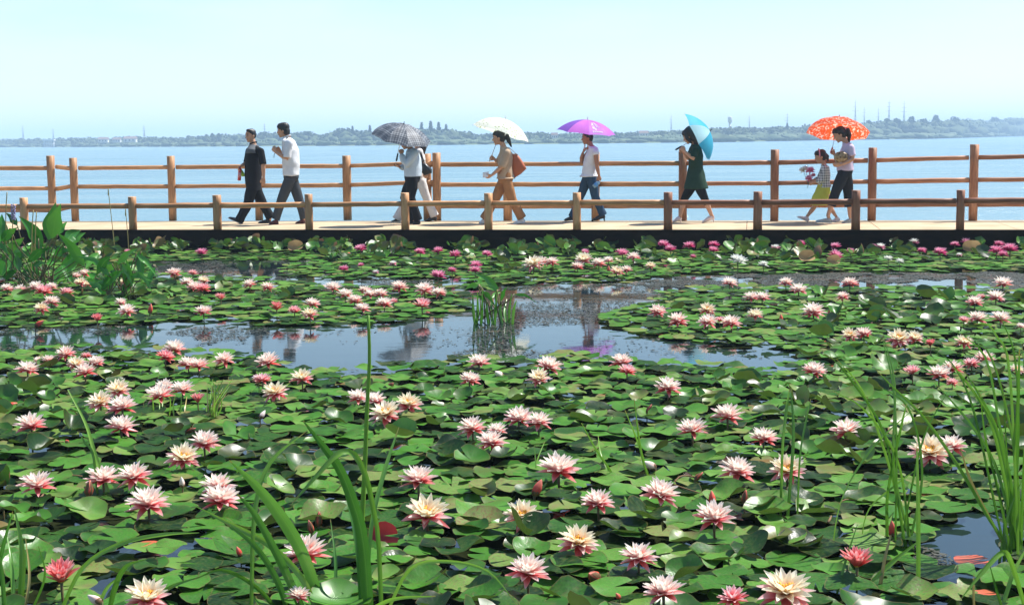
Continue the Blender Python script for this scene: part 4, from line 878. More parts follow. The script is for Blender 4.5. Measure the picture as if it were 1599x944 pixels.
vein = math_(t, 'MULTIPLY', vein, math_(t, 'SUBTRACT', 1.0, sp.outputs[1]))
base = mixc(t, math_(t, 'MULTIPLY', vein, .30), base, (.16, .30, .08))
blot = tex(t, 4.2, 6, rough=.65); base = mixc(t, ramp(t, blot, [(.50, (0, 0, 0)), (.68, (.65, .65, .65))]), base, (.075, .085, .022)); base = mixc(t, ramp(t, blot, [(.30, (.55, .55, .55)), (.42, (0, 0, 0))]), base, (.010, .045, .008))
base = mixc(t, math_(t, 'MULTIPLY', math_(t, 'GREATER_THAN', n2, .66), .45), base, (.10, .10, .03))
edge = math_(t, 'MULTIPLY', math_(t, 'GREATER_THAN', math_(t, 'MULTIPLY_ADD', n1, .12, sp.outputs[1]), 1.03), .55)
base = mixc(t, edge, base, (.14, .10, .035))
geo = N(t, 'ShaderNodeNewGeometry'); under = ramp(t, n1, [(.3, (.10, .035, .022)), (.7, (.17, .10, .045))])
col = mixc(t, geo.outputs['Backfacing'], base, under)
t.links.new(col, b.inputs['Base Color']); t.links.new(math_(t, 'MULTIPLY_ADD', n1, .30, .20), b.inputs['Roughness']); b.inputs['Specular IOR Level'].default_value = .32
bump(t, b, math_(t, 'ADD', math_(t, 'MULTIPLY', tex(t, 7, 1), .5), math_(t, 'MULTIPLY', vein, -.35)), .22, .010); translucent(t, b, mixc(t, .5, base, (.20, .45, .05)), .14); sheen(t, b, .045, math_(t, 'MULTIPLY_ADD', oi.outputs['Random'], .12, .31))

def unit_pad(seg, rr, cup, wave, rng, fold=0.0):
    d = .10 + .10 * rng.random(); th = np.linspace(d, 2 * np.pi - d, seg); ph = rng.random(4) * 6.28
    V, A = [(0, 0, 0)], [(0, 0, 0)]
    for r_ in rr:
        k = r_ * (1 + .035 * np.sin(3 * th + ph[0]) + .022 * np.sin(7 * th + ph[1]))
        z = cup * r_ ** 2.2 + wave * r_ ** 2 * np.sin((2 + (ph[2] > 3)) * th + ph[2]) + wave * .5 * r_ ** 3 * np.sin(5 * th + ph[3])
        x, y = k * np.cos(th), k * np.sin(th); z = z + fold * np.abs(y) ** 1.3
        y = y * (1 - .45 * fold * np.minimum(np.abs(y), 1))
        V += list(zip(x, y, z)); A += [(q, r_, 0) for q in th]
    T = [(0, 1 + i, 2 + i) for i in range(seg - 1)]
    for j in range(len(rr) - 1):
        o_ = 1 + j * seg
        for i in range(seg - 1): T += [(o_ + i, o_ + seg + i, o_ + seg + i + 1), (o_ + i, o_ + seg + i + 1, o_ + i + 1)]
    return np.array(V), np.array(T), np.array(A)
rng = np.random.default_rng(5)
HI = (.4, .75, .93, 1.0); LO = (.55, 1.0)
FLAT = [unit_pad(24, HI, .04, .03 + .10 * rng.random() ** 1.5, rng) for _ in range(7)]; RAISED = [unit_pad(24, HI, .10 + .22 * rng.random(), .08 + .06 * rng.random(), rng, .18 * rng.random()) for _ in range(7)]
CURL = [unit_pad(22, HI, .2 + .2 * rng.random(), .12, rng, .45 + .4 * rng.random()) for _ in range(5)]
FLAT_L = [unit_pad(13, LO, .03, .03, rng) for _ in range(5)]; RAISED_L = [unit_pad(14, LO, .15, .12, rng, .2 * rng.random()) for _ in range(5)]; CURL_L = [unit_pad(14, (.4, .8, 1.0), .3, .12, rng, .6 + .3 * rng.random()) for _ in range(5)]
front_y = lambda x: fe[0].y + (x - fe[0].x) * (D.y / D.x)
cand = []
y = 3.6
while y < 26.5:
    sp_ = .150 if y < 9 else (.155 if y < 15 else .165); hw = .50 * y + 2.2; x = -hw + random.random() * sp_
    while x < hw: cand.append((x + random.uniform(-.4, .4) * sp_, y + random.uniform(-.4, .4) * sp_)); x += sp_
    y += sp_ * .92
cand = np.array(cand); keep = ~is_open(cand) & np.array([q[1] < front_y(q[0]) - .05 for q in cand]); cand = cand[keep]
px_, py_ = pix_np(np.c_[cand, np.zeros(len(cand))])
def euler(tilt, az, yaw):
    """tilt about a level axis at az, after turning by yaw"""
    return np.array((Matrix.Rotation(az, 3, 'Z') @ Matrix.Rotation(tilt, 3, 'Y') @ Matrix.Rotation(-az, 3, 'Z') @ Matrix.Rotation(yaw, 3, 'Z')))
pads = []; FLX, FLY, FLW = (np.array([q[i] for q in fl], float) for i in range(3))
for (x, y), qx, qy in zip(cand, px_, py_):
    if qy > 1010 or qx < -120 or qx > 1720:
        if random.random() < .35: continue
    far = y > 12.5
    nz = noise.noise(Vector((x * .75, y * .45, 1.3))) + .35 * noise.noise(Vector((x * 2.1, y * 1.4, 7)))
    deckband = qy < 412
    pr = .70 if deckband else min(.62, max(.06, .30 + .50 * nz + (.08 if qy > 780 else 0)))
    r_ = random.uniform(.066, .118)
    if 600 < qy < 800 and 380 < qx < 1000: pr *= .45
    if random.random() < pr:
        if deckband: kind, tilt, z = ('curl' if random.random() < .5 else 'raised'), abs(random.gauss(.50, .35)), random.uniform(.03, .13)
        else: kind, tilt, z = ('curl' if random.random() < .16 else 'raised'), abs(random.gauss(.22, .18)), random.uniform(.02, .06)
        z += r_ * math.sin(min(tilt, 1.4)) * .7
        tq = pix((x, y, z + r_ * math.sin(min(tilt, 1.4))))[1]; rp = r_ * F / y
        hid = np.any((np.abs(FLX - qx) < FLW * .5 + rp * .8) & (qy > FLY - 4) & (tq < FLY + FLW * .35)) or is_open(np.array([[x * (1 + .3 / y), y + .3], [x * (1 + .8 / y), y + .8], [x * (1 + 1.6 / y), y + 1.6]]))[: 2 if tilt < .3 else 3].any() or tq < 366
        hid = hid or is_open(np.array([[x * (1 - .3 / y), y - .3], [x * (1 - .8 / y), y - .8], [x * (1 - 1.3 / y), y - 1.3]])).any()
        if hid: kind, tilt, z = 'flat', abs(random.gauss(.0, .06)), random.uniform(.006, .03)
    else: kind, tilt, z = 'flat', abs(random.gauss(.0, .075)), random.uniform(.008, .065)
    az_ = -math.pi / 2 + random.uniform(-1.9, 1.9) if random.random() < .8 else random.random() * 6.283
    pads.append((x, y, z, r_, kind, min(tilt, 1.35), az_, random.random() * 6.283, random.random(), qx, qy, far))
in_view = [i for i, p_ in enumerate(pads) if -10 < p_[9] < 1609 and p_[10] < 965]
big = set(sorted(in_view, key=lambda i: -pads[i][3] / pads[i][1])[:300])
meshes = {}
for kn, lst in (('flat', FLAT), ('raised', RAISED), ('curl', CURL)): meshes[kn] = [np_mesh('lily_pad', V, T, {'pad': A}) for V, T, A in lst]
LOOK = {'flat': ('flat green lily pad', 'flat dark green lily pad', 'smooth flat lily pad'), 'raised': ('glossy lily pad with lifted rim', 'shiny tilted lily pad'), 'curl': ('folded lily pad with curled sides', 'trough-shaped curled lily pad')}
sel = sorted(big, key=lambda i: -pads[i][10]); row_n = 0
ORD = ['first', 'second', 'third', 'fourth', 'fifth', 'sixth', 'seventh', 'eighth', 'ninth', 'tenth', 'eleventh', 'twelfth', 'thirteenth', 'fourteenth', 'fifteenth', 'sixteenth', 'seventeenth', 'eighteenth', 'nineteenth', 'twentieth', 'twenty-first', 'twenty-second', 'twenty-third', 'twenty-fourth']
pad_labels = {}
ROWP = 15
for r0_ in range(0, len(sel), ROWP):
    for c_, i in enumerate(sorted(sel[r0_:r0_ + ROWP], key=lambda i: pads[i][9])):
        lk = LOOK[pads[i][4]]; pad_labels[i] = '%s, %s from left, %s pad row from the camera' % (lk[int(pads[i][8] * len(lk))], ORD[c_], ORD[r0_ // ROWP])
Vs, Ts, As, off = [], [], [], 0
for i, (x, y, z, r_, kind, tilt, az, yaw, tone_, qx, qy, far) in enumerate(pads):
    v = int(tone_ * 997)
    if i in big:
        o = link('lily_pad', meshes[kind][v % len(meshes[kind])], MAT['lily_pad']); M = Matrix(euler(tilt, az, yaw).tolist()).to_4x4()
        o.matrix_world = Matrix.Translation((x, y, z)) @ M @ Matrix.Diagonal((r_, r_, r_, 1)); tag(o, pad_labels[i], 'lily pad', 'lily pads floating on the pond')
    else:
        lst = {'flat': FLAT_L if far else FLAT, 'raised': RAISED_L if far else RAISED, 'curl': CURL_L if far else CURL}[kind]
        V, T, A = lst[v % len(lst)]
        Vs.append(V @ (euler(tilt, az, yaw).T * r_) + np.array((x, y, z))); Ts.append(T + off); A = A.copy(); A[:, 2] = tone_; As.append(A); off += len(V)
o = link('lily_pad_cover', np_mesh('lily_pad_cover', np.concatenate(Vs), np.concatenate(Ts), {'pad': np.concatenate(As)}), MAT['lily_pad']); o['kind'] = 'stuff'

# added near-black leaf shapes under the pads, standing in for shade in the gaps
m, t, b = nodes('gap_shade_dark'); t.links.new(ramp(t, tex(t, 6, 4), [(.3, (.006, .010, .004)), (.7, (.022, .026, .010))]), b.inputs['Base Color']); b.inputs['Specular IOR Level'].default_value = 0.0
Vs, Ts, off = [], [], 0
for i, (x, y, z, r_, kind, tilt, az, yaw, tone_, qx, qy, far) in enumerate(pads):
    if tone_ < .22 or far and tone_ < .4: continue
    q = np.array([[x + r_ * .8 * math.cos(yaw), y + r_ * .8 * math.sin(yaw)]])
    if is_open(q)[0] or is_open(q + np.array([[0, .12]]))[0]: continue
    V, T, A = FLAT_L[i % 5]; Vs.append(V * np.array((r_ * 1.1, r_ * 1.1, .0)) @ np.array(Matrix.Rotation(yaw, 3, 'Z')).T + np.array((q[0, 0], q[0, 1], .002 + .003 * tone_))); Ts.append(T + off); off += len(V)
o = link('gap_shade_leaves', np_mesh('gap_shade_leaves', np.concatenate(Vs), np.concatenate(Ts)), MAT['gap_shade_dark']); o['kind'] = 'stuff'

# floating scraps and weed on the open water
m, t, b = nodes('floating_weed'); t.links.new(ramp(t, tex(t, 3.5, 3), [(.35, (.010, .016, .005)), (.55, (.026, .026, .010)), (.75, (.085, .052, .024))]), b.inputs['Base Color']); b.inputs['Roughness'].default_value = .6
def scraps(n, poly, size, dens):
    lo, hi = poly.min(0), poly.max(0); q = lo + np.random.rand(n, 2) * (hi - lo); q = q[inside(q, poly)]
    k = np.array([noise.noise(Vector((a[0] * 1.1, a[1] * .7, 4))) + .5 * noise.noise(Vector((a[0] * 4, a[1] * 2.4, 9))) for a in q]); return q[k > dens], size
groups = [scraps(9000, OPENW[0], .014, .15), scraps(40000, OPENW[1], .016, .06), scraps(23000, OPENW[2], .016, .03), scraps(2500, OPENW[5], .012, .1)]
mid = np.array([P(x, y, 0)[:2] for x, y in ((735, 450), (1040, 440), (1000, 480), (935, 500), (850, 560), (700, 560), (760, 500))]); groups.append(scraps(16000, mid, .013, -.05))
lft = np.array([P(x, y, 0)[:2] for x, y in ((0, 514), (240, 508), (420, 514), (420, 535), (250, 545), (0, 556))]); groups.append(scraps(6000, lft, .013, .0))
Vs, n_ = [], 0
for q, sz in groups:
    a = np.random.rand(len(q)) * 6.283; s1 = sz * (.4 + np.random.rand(len(q)) * 1.6); s2 = s1 * (.25 + .5 * np.random.rand(len(q)))
    ca, sa = np.cos(a), np.sin(a); z = .004 + .004 * np.random.rand(len(q))
    Vs.append(np.stack([np.stack([q[:, 0] + ca * u_ * s1 - sa * w_ * s2, q[:, 1] + sa * u_ * s1 + ca * w_ * s2, z + .004 * (u_ > 0)], 1) for u_, w_ in ((-1, 0), (0, -1), (1, 0), (0, 1))], 1).reshape(-1, 3))
V = np.concatenate(Vs); o = link('floating_weed', np_mesh('floating_weed', V, np.arange(len(V)).reshape(-1, 4), sm=False), MAT['floating_weed']); o['kind'] = 'stuff'

# ------------------------------------------------------------------ water lilies
def petal_mat(name, stops, tr=.3):
    m, t, b = nodes(name); a = N(t, 'ShaderNodeAttribute', attribute_name='petal'); sp = N(t, 'ShaderNodeSeparateXYZ'); t.links.new(a.outputs['Vector'], sp.inputs[0]); oi = N(t, 'ShaderNodeObjectInfo')
    f = math_(t, 'ADD', sp.outputs[0], math_(t, 'MULTIPLY_ADD', oi.outputs['Random'], .24, -.12)); f = math_(t, 'ADD', f, math_(t, 'MULTIPLY_ADD', tex(t, 40, 3), .16, -.08))
    col = ramp(t, f, stops); st = math_(t, 'MULTIPLY', math_(t, 'GREATER_THAN', math_(t, 'SINE', math_(t, 'MULTIPLY', sp.outputs[1], 22)), .6), .12)
    col = mixc(t, st, col, tuple(x * .8 for x in stops[0][1]))
    t.links.new(col, b.inputs['Base Color']); b.inputs['Roughness'].default_value = .45; b.inputs['Specular IOR Level'].default_value = .3; translucent(t, b, col, tr); sheen(t, b, .02, .35); return m
pm_out = petal_mat('coral_petal', [(.0, (.70, .035, .040)), (.42, (.86, .14, .13)), (.82, (.93, .38, .37)), (1, (.95, .62, .60))])
pm_mid = petal_mat('pink_petal', [(.0, (.77, .06, .08)), (.36, (.90, .27, .29)), (.70, (.95, .58, .58)), (1, (.96, .83, .81))])
pm_in = petal_mat('cream_petal', [(.0, (.86, .22, .22)), (.30, (.93, .56, .50)), (.62, (.96, .85, .75)), (1, (.96, .92, .84))])
pm_cream = petal_mat('pale_cream_petal', [(.0, (.90, .38, .28)), (.28, (.93, .72, .50)), (.65, (.95, .88, .66)), (1, (.95, .91, .75))])
pm_mag = petal_mat('magenta_petal', [(.0, (.50, .012, .10)), (.5, (.66, .035, .20)), (1, (.80, .20, .42))]); pm_mag2 = petal_mat('rose_pink_petal', [(.0, (.70, .10, .25)), (.5, (.82, .25, .42)), (1, (.90, .55, .66))])
pm_white = petal_mat('white_petal', [(.0, (.80, .74, .55)), (.5, (.86, .85, .78)), (1, (.88, .88, .84))])
stamen_m = plain('golden_stamen', (.80, .46, .05), (.62, .28, .03), 60, .6); stalk_m = plain('lily_stalk', (.10, .14, .04), (.12, .05, .03), 9, .5)
def petal_np(L, W, cup, curl, tw=0.0, nu=7):
    V, A = [], []
    for i in range(nu + 1):
        tt = i / nu; w_ = W * (math.sin(math.pi * min(1, .10 + .90 * tt) ** .80) ** .85) * (1 - .12 * tt) if i < nu else .003
        for l in (-1, -.36, .36, 1):
            y = w_ * l * .5; x = L * tt; z = cup * W * (l * l) * (.5 * math.sin(math.pi * tt) + .25) + curl * L * tt * tt + tw * l * w_ * tt
            V.append((x, y, z)); A.append((tt, l, 0))
    T = [(i * 4 + j, (i + 1) * 4 + j, (i + 1) * 4 + j + 1, i * 4 + j + 1) for i in range(nu) for j in range(3)]
    return np.array(V), np.array(T), np.array(A)
PET = [petal_np(1, random.uniform(.33, .43), random.uniform(.30, .5), random.uniform(-.03, .10), random.uniform(-.15, .15)) for _ in range(6)]
PETM = {}
def petal_me(v, m):
    if (v, m.name) not in PETM: V, T, A = PET[v]; me = np_mesh('petal', V, T, {'petal': A}); me.materials.append(m); PETM[v, m.name] = me
    return PETM[v, m.name]
def whorl(openness, rg, outs, mids, ins, sepal=0):
    """petal placements: (matrix, shape, material)"""
    out = []
    cr_ = ins is pm_cream
    for n, el, L, z, m, ja in ((5, -.42, .96, .0, sepal or outs, .16), (9, .06, 1.0, .01, mids, .15), (10, .42, .98, .03, ins, .13), (9, .66 if cr_ else .76, .90, .06, ins, .11), (5 if cr_ else 7, .88 if cr_ else 1.1, .76, .09, ins, .10)):
        o_ = rg.uniform(0, 6.28)
        for i in range(n):
            e = el + (1 - openness) * (1.22 - el) + rg.uniform(-ja, ja); an = o_ + i * 6.2832 / n + rg.uniform(-.12, .12); l = L * rg.uniform(.88, 1.06)
            out.append((Matrix.Rotation(an, 4, 'Z') @ Matrix.Translation((.05, 0, z + .06)) @ Matrix.Rotation(-e, 4, 'Y') @ Matrix.Rotation(rg.uniform(-.2, .2), 4, 'X') @ Matrix.Scale(l, 4), rg.randrange(6), m))
    return out
TYPES = {'p': (.97, pm_out, pm_mid, pm_in), 'y': (1.0, pm_out, pm_mid, pm_cream), 'c': (.84, pm_out, pm_out, pm_mid), 'h': (.34, pm_out, pm_out, pm_out), 'o': (.55, pm_out, pm_mid, pm_mid), 'm': (.80, pm_mag, pm_mag, pm_mag2), 'k': (.9, pm_mag2, pm_mag2, pm_white), 'w': (.85, pm_white, pm_white, pm_white)}
rg = random.Random(3); WH = {k: [whorl(min(1, v[0] * rg.uniform(.82, 1.06)), rg, *v[1:]) for _ in range(6)] for k, v in TYPES.items()}
COR = {}
def corolla(k, v):
    if (k, v) not in COR:
        Vs, Ts, As, mi, off, mats = [], [], [], [], 0, []
        for M, s_, m in WH[k][v]:
            V, T, A = PET[s_]; Vs.append((np.c_[V, np.ones(len(V))] @ np.array(M).T)[:, :3]); Ts.append(T + off); As.append(A); off += len(V)
            if m not in mats: mats.append(m)
            mi += [mats.index(m)] * len(T)
        me = np_mesh('corolla', np.concatenate(Vs), np.concatenate(Ts), {'petal': np.concatenate(As)}, mats=np.array(mi, np.int32))
        for m in mats: me.materials.append(m)
        COR[k, v] = me
    return COR[k, v]
bm = bmesh.new()
for i in range(26):
    an = i * 2.4; r_ = .05 + .16 * (i / 26) ** .6; tube(bm, [Vector((math.cos(an) * r_ * .5, math.sin(an) * r_ * .5, .08)), Vector((math.cos(an) * r_, math.sin(an) * r_, .30 + .06 * math.sin(i)))], [.022, .028], 5, False)
ball(bm, (0, 0, .12), Vector((.12, 0, 0)), Vector((0, .12, 0)), Vector((0, 0, .06)), 10, 6); stamen_me = bm_mesh(bm); stamen_me.materials.append(stamen_m)
stalk_me = tube_mesh([Vector((0, 0, -1)), Vector((.02, 0, -.5)), Vector((0, 0, .08))], [.05, .05, .075], 8, False); stalk_me.materials.append(stalk_m)

LKF = {'p': ('open pink and cream water lily', 'coral-based water lily with cream tips', 'spiky pale pink water lily'), 'y': ('wide open yellow-centred water lily', 'pale cream water lily showing golden stamens'), 'c': ('deep coral water lily',), 'h': ('half-closed coral red water lily cup',), 'o': ('half-open orange pink water lily',),
       'm': ('small magenta water lily',), 'k': ('small rose pink water lily',), 'w': ('small white water lily',)}
order = sorted(range(len(fl)), key=lambda i: fl[i][1]); lab = {}; ROWF = 14
for r0_ in range(0, len(order), ROWF):
    for c_, i in enumerate(sorted(order[r0_:r0_ + ROWF], key=lambda i: fl[i][0])):
        lk = LKF[fl[i][3]]; lab[i] = '%s, %s from left, %s bloom row from the boardwalk' % (lk[i % len(lk)], ORD[c_], ORD[r0_ // ROWF])
for i, (x, y, wpx, k) in enumerate(fl):
    rgn = random.Random(i * 7 + 1); zc = .095 if y > 415 else .13
    c = P(x, y + wpx * .10, zc); size = wpx * c.y / F / 2 * (1.22 if k not in 'homc' else {'h': 1.85, 'o': 1.5, 'm': 1.35, 'c': 1.2}[k]); v = rgn.randrange(6)
    tl, ta = (rgn.uniform(.28, .45), -math.pi / 2 + rgn.uniform(-.4, .4)) if k == 'y' else (abs(rgn.gauss(.08, .12)), rgn.uniform(-2.6, -.4))
    root = empty('water_lily', c, lab[i], 'water lily', 'water lilies blooming on the pond'); root.scale = (size,) * 3
    root.rotation_euler = (Matrix.Rotation(ta, 3, 'Z') @ Matrix.Rotation(tl, 3, 'Y') @ Matrix.Rotation(rgn.uniform(0, 6.28), 3, 'Z')).to_euler()
    if wpx >= 36:
        for M, s_, m in WH[k][v]:
            o = link('petal', petal_me(s_, m), None, root); o.matrix_local = M
    else: link('corolla', corolla(k, v), None, root)
    if wpx >= 14:
        o = link('stamens', stamen_me, None, root)
        if k == 'y': o.scale = (1.5, 1.5, 1.25)
    o = link('stalk', stalk_me, None, root); o.matrix_local = root.matrix_basis.to_quaternion().to_matrix().to_4x4().inverted() @ Matrix.Diagonal((1, 1, (zc + .05) / size, 1))

# buds
sepal_g = plain('olive_sepal', (.16, .10, .035), (.10, .035, .02), 14, .5); bud_c = petal_mat('coral_bud', [(0, (.45, .05, .03)), (.5, (.75, .10, .07)), (1, (.85, .30, .22))], .15); bud_w = petal_mat('pale_bud', [(0, (.70, .35, .28)), (.5, (.85, .68, .60)), (1, (.9, .82, .76))], .15)
def bud_shell(k0, n=14, seg=14, ridge=.10):
    V, A = [], []
    for i in range(n + 1):
        t_ = i / n; r_ = .24 * math.sin(math.pi * (.06 + .94 * t_) ** .85) ** .8 * (1 - .25 * t_) + .004
        for j in range(seg): an = 6.2832 * j / seg; q = r_ * (1 + ridge * math.cos(4 * an + k0 + t_ * 1.5)); V.append((q * math.cos(an), q * math.sin(an), t_)); A.append((t_, j / seg, 0))
    T = [(i * seg + j, i * seg + (j + 1) % seg, (i + 1) * seg + (j + 1) % seg, (i + 1) * seg + j) for i in range(n) for j in range(seg)]
    return np_mesh('bud', np.array(V), np.array(T), {'petal': np.array(A)})
bud_mes = {}
def sepal_me():
    V, T, A = petal_np(.92, .36, .9, .0, 0, 8); V = V.copy()
    for q in V: tt = q[0] / .92; rr_ = .255 * math.sin(math.pi * (.06 + .94 * tt * .92) ** .85) ** .8 * (1 - .23 * tt) + .012; y_ = q[1]; q[0], q[2] = rr_ - abs(y_) * .55 * abs(y_) / .18, tt * .92; q[1] = y_
    return np_mesh('sepal', V, T, {'petal': A})
SEP = sepal_me(); SEP.materials.append(sepal_g)
BD = """55 504 15 c 60|234 485 14 c 10|547 394 12 c 80|606 600 18 o 60|784 582 20 w 60|950 422 9 c 5|1220 499 11 c 5|1294 491 9 c 5|138 768 24 o 8|285 756 16 w 5|5 788 22 w 60|376 863 16 c 20|106 687 13 c 85|12 629 14 c 80|290 669 16 o 70|487 826 20 o 12|497 815 22 o 4|406 649 14 w 40|834 766 26 c 25|934 893 36 o 62|1023 723 24 w 60|1113 783 22 c 10|1395 830 26 c 15|159 934 28 w 70|1162 780 20 o 10|30 430 18 w 40|1010 640 14 o 30|1085 744 16 o 50|968 930 14 c 40"""
BL = {'c': 'closed coral red lily bud', 'o': 'brown-sheathed lily bud showing orange', 'w': 'closed pale pink lily bud'}
bl = [x.split() for x in BD.split('|')]
for i, bd in enumerate(sorted(bl, key=lambda q: float(q[0]))):
    x, y, L, k, tl = float(bd[0]), float(bd[1]), float(bd[2]), bd[3], R(float(bd[4])); zc = .05; c = P(x, y + L * .3, zc); s_ = L * c.y / F * 1.15
    place = 'in the near pond' if y > 780 else 'mid pond' if y > 590 else 'near the open water' if y > 450 else 'near the boardwalk'
    root = empty('lily_bud', c, '%s, %s bud from left, %s' % (BL[k], (ORD + ['twenty-fifth', 'twenty-sixth', 'twenty-seventh', 'twenty-eighth', 'twenty-ninth', 'thirtieth'])[i], place), 'flower bud', 'lily buds among the pads'); root.scale = (s_,) * 3
    root.rotation_euler = (Matrix.Rotation(random.uniform(-1.2, 1.2) - (0 if i % 2 else math.pi), 3, 'Z') @ Matrix.Rotation(tl, 3, 'Y')).to_euler()
    m = bud_w if k == 'w' else bud_c
    if m.name not in bud_mes: bud_mes[m.name] = bud_shell(1.0); bud_mes[m.name].materials.append(m)
    link('petal_sheath', bud_mes[m.name], None, root)
    for q in range(4 if k == 'o' else 3):
        o = link('sepal', SEP, None, root); o.matrix_local = Matrix.Rotation(q * 6.2832 / (4 if k == 'o' else 3) + .4, 4, 'Z') @ Matrix.Diagonal((1, 1, 1.0 if k == 'o' else .55, 1))
    o = link('stalk', stalk_me, None, root); q4 = root.matrix_basis.to_quaternion().to_matrix().to_4x4().inverted(); o.matrix_local = q4 @ Matrix.Diagonal((1, 1, (zc + .06) / s_, 1))

# the bunch of lilies the girl carries
J = G8['J']; root = empty('flower_bunch', J(365, 580, -.14), 'bunch of magenta and white lilies in the hands of the little girl', 'flowers')
for x, y, dy, k, s_ in ((385, 484, -.14, 'm', .085), (374, 536, -.18, 'm', .07), (335, 478, -.10, 'w', .075), (352, 466, -.06, 'w', .06), (405, 515, -.1, 'm', .05)):
    o = link('flower_head', corolla(k, 0), None, root); c = J(x, y, dy); o.matrix_local = Matrix.Translation(c - root.location) @ Matrix.Rotation(R(35), 4, 'X') @ Matrix.Rotation(R(-25), 4, 'Y') @ Matrix.Scale(s_, 4)
    part('flower_stem', tube_mesh([c, J(368, 580, -.14), J(362, 600, -.14)], .004, 5), stalk_m, root)

# ------------------------------------------------------------------ reeds, sword leaves and broad-leaved plants
def leaf_mat(name, c1, c2, c3, tr=.30, rough=.4):
    m, t, b = nodes(name); a = N(t, 'ShaderNodeAttribute', attribute_name='blade'); sp = N(t, 'ShaderNodeSeparateXYZ'); t.links.new(a.outputs['Vector'], sp.inputs[0]); oi = N(t, 'ShaderNodeObjectInfo')
    f = math_(t, 'ADD', math_(t, 'MULTIPLY_ADD', oi.outputs['Random'], .5, .1), math_(t, 'MULTIPLY', tex(t, 6, 4), .4))
    col = ramp(t, f, [(.2, c1), (.5, c2), (.85, c3)])
    rib = math_(t, 'LESS_THAN', math_(t, 'ABSOLUTE', sp.outputs[1]), .10); col = mixc(t, math_(t, 'MULTIPLY', rib, .4), col, c3)
    ln_ = math_(t, 'MULTIPLY', math_(t, 'GREATER_THAN', math_(t, 'SINE', math_(t, 'MULTIPLY', sp.outputs[1], 40)), .3), .12); col = mixc(t, ln_, col, c1)
    dry = math_(t, 'MULTIPLY', math_(t, 'GREATER_THAN', math_(t, 'MULTIPLY_ADD', tex(t, 5, 3), .3, sp.outputs[0]), 1.12), .7); col = mixc(t, dry, col, (.30, .22, .06))
    t.links.new(col, b.inputs['Base Color']); b.inputs['Roughness'].default_value = rough; b.inputs['Specular IOR Level'].default_value = .45; translucent(t, b, col, tr); sheen(t, b, .045, rough * .8); return m
broad_m = leaf_mat('broad_leaf', (.020, .12, .010), (.048, .24, .018), (.12, .34, .04), .22); sword_m = leaf_mat('sword_leaf', (.030, .115, .015), (.065, .21, .022), (.15, .34, .05), .35); reed_m = leaf_mat('reed_blade', (.050, .15, .012), (.10, .26, .02), (.20, .38, .045), .35)
dry_m = leaf_mat('dry_reed', (.22, .16, .05), (.32, .26, .08), (.45, .36, .14), .2); lime_m = leaf_mat('young_reed', (.10, .24, .02), (.16, .34, .03), (.25, .45, .06), .4)
def ribbon(pts, wid, n=16, fold=.35, face=None, taper=True):
    """a leaf blade along pts: five across, folded at the midrib, a little twisted"""
    c = spline(pts, n); V, A, T = [], [], []; tw = random.uniform(-.5, .5); wx = np.linspace(0, 1, len(wid))
    for i, p_ in enumerate(c):
        tt = i / n; d = (c[min(i + 1, n)] - c[max(i - 1, 0)]).normalized(); v = (CAM - p_).normalized()
        s_ = d.cross(face if face is not None else v).normalized(); s_ = Matrix.Rotation(tw * (tt + .3), 3, d) @ s_; nn = s_.cross(d).normalized(); w_ = max(.0006, float(np.interp(tt, wx, wid)))
        for l in (-1, -.5, 0, .5, 1): V.append(p_ + s_ * (w_ * l * .5) + nn * (fold * w_ * .5 * (abs(l) - .5))); A.append((tt, l, 0))
    for i in range(n):
        for j in range(4): T.append((i * 5 + j, i * 5 + j + 1, i * 5 + j + 6, i * 5 + j + 5))
    return np_mesh('blade', np.array([v[:] for v in V]), np.array(T), {'blade': np.array(A)})
def plant(name, label, cat, base_px, blades, mdef, Y=None, group=None, pname='blade'):
    """blades: (picture points base to tip, widths in px, material, spread in distance)"""
    b_ = P(*base_px, 0) if Y is None else AtY(base_px[0], base_px[1], Y); Yb = b_.y; b_.z = 0
    root = empty(name, b_, label, cat, group)
    for bl_ in blades:
        pts, wid = bl_[0], bl_[1]; m = bl_[2] if len(bl_) > 2 and bl_[2] else mdef; dy = bl_[3] if len(bl_) > 3 else random.uniform(-.25, .25)
        y0 = Yb + random.uniform(-.06, .06); W3 = [AtY(x, y, y0 + dy * (j / max(1, len(pts) - 1)) ** 1.3) for j, (x, y) in enumerate(pts)]
        if W3[0].z > 0.02 and name not in ('broadleaf_water_plant',):
            W3 = [Vector((W3[0].x + (W3[0].x - W3[1].x) * .3, W3[0].y, -.05))] + W3; wid = [wid[0]] + list(wid)
        part(pname if len(bl_) < 5 else bl_[4], ribbon(W3, [x * {'reed_clump': .64, 'sword_leaf_clump': .78}.get(name, 1.0) * Yb / F for x in wid]), m, root)
    return root
def stem_to(root, pts, r_, m, Y):
    return part('stem', tube_mesh(spline([AtY(x, y, Y) for x, y in pts], 10), r_, 7), m, root)

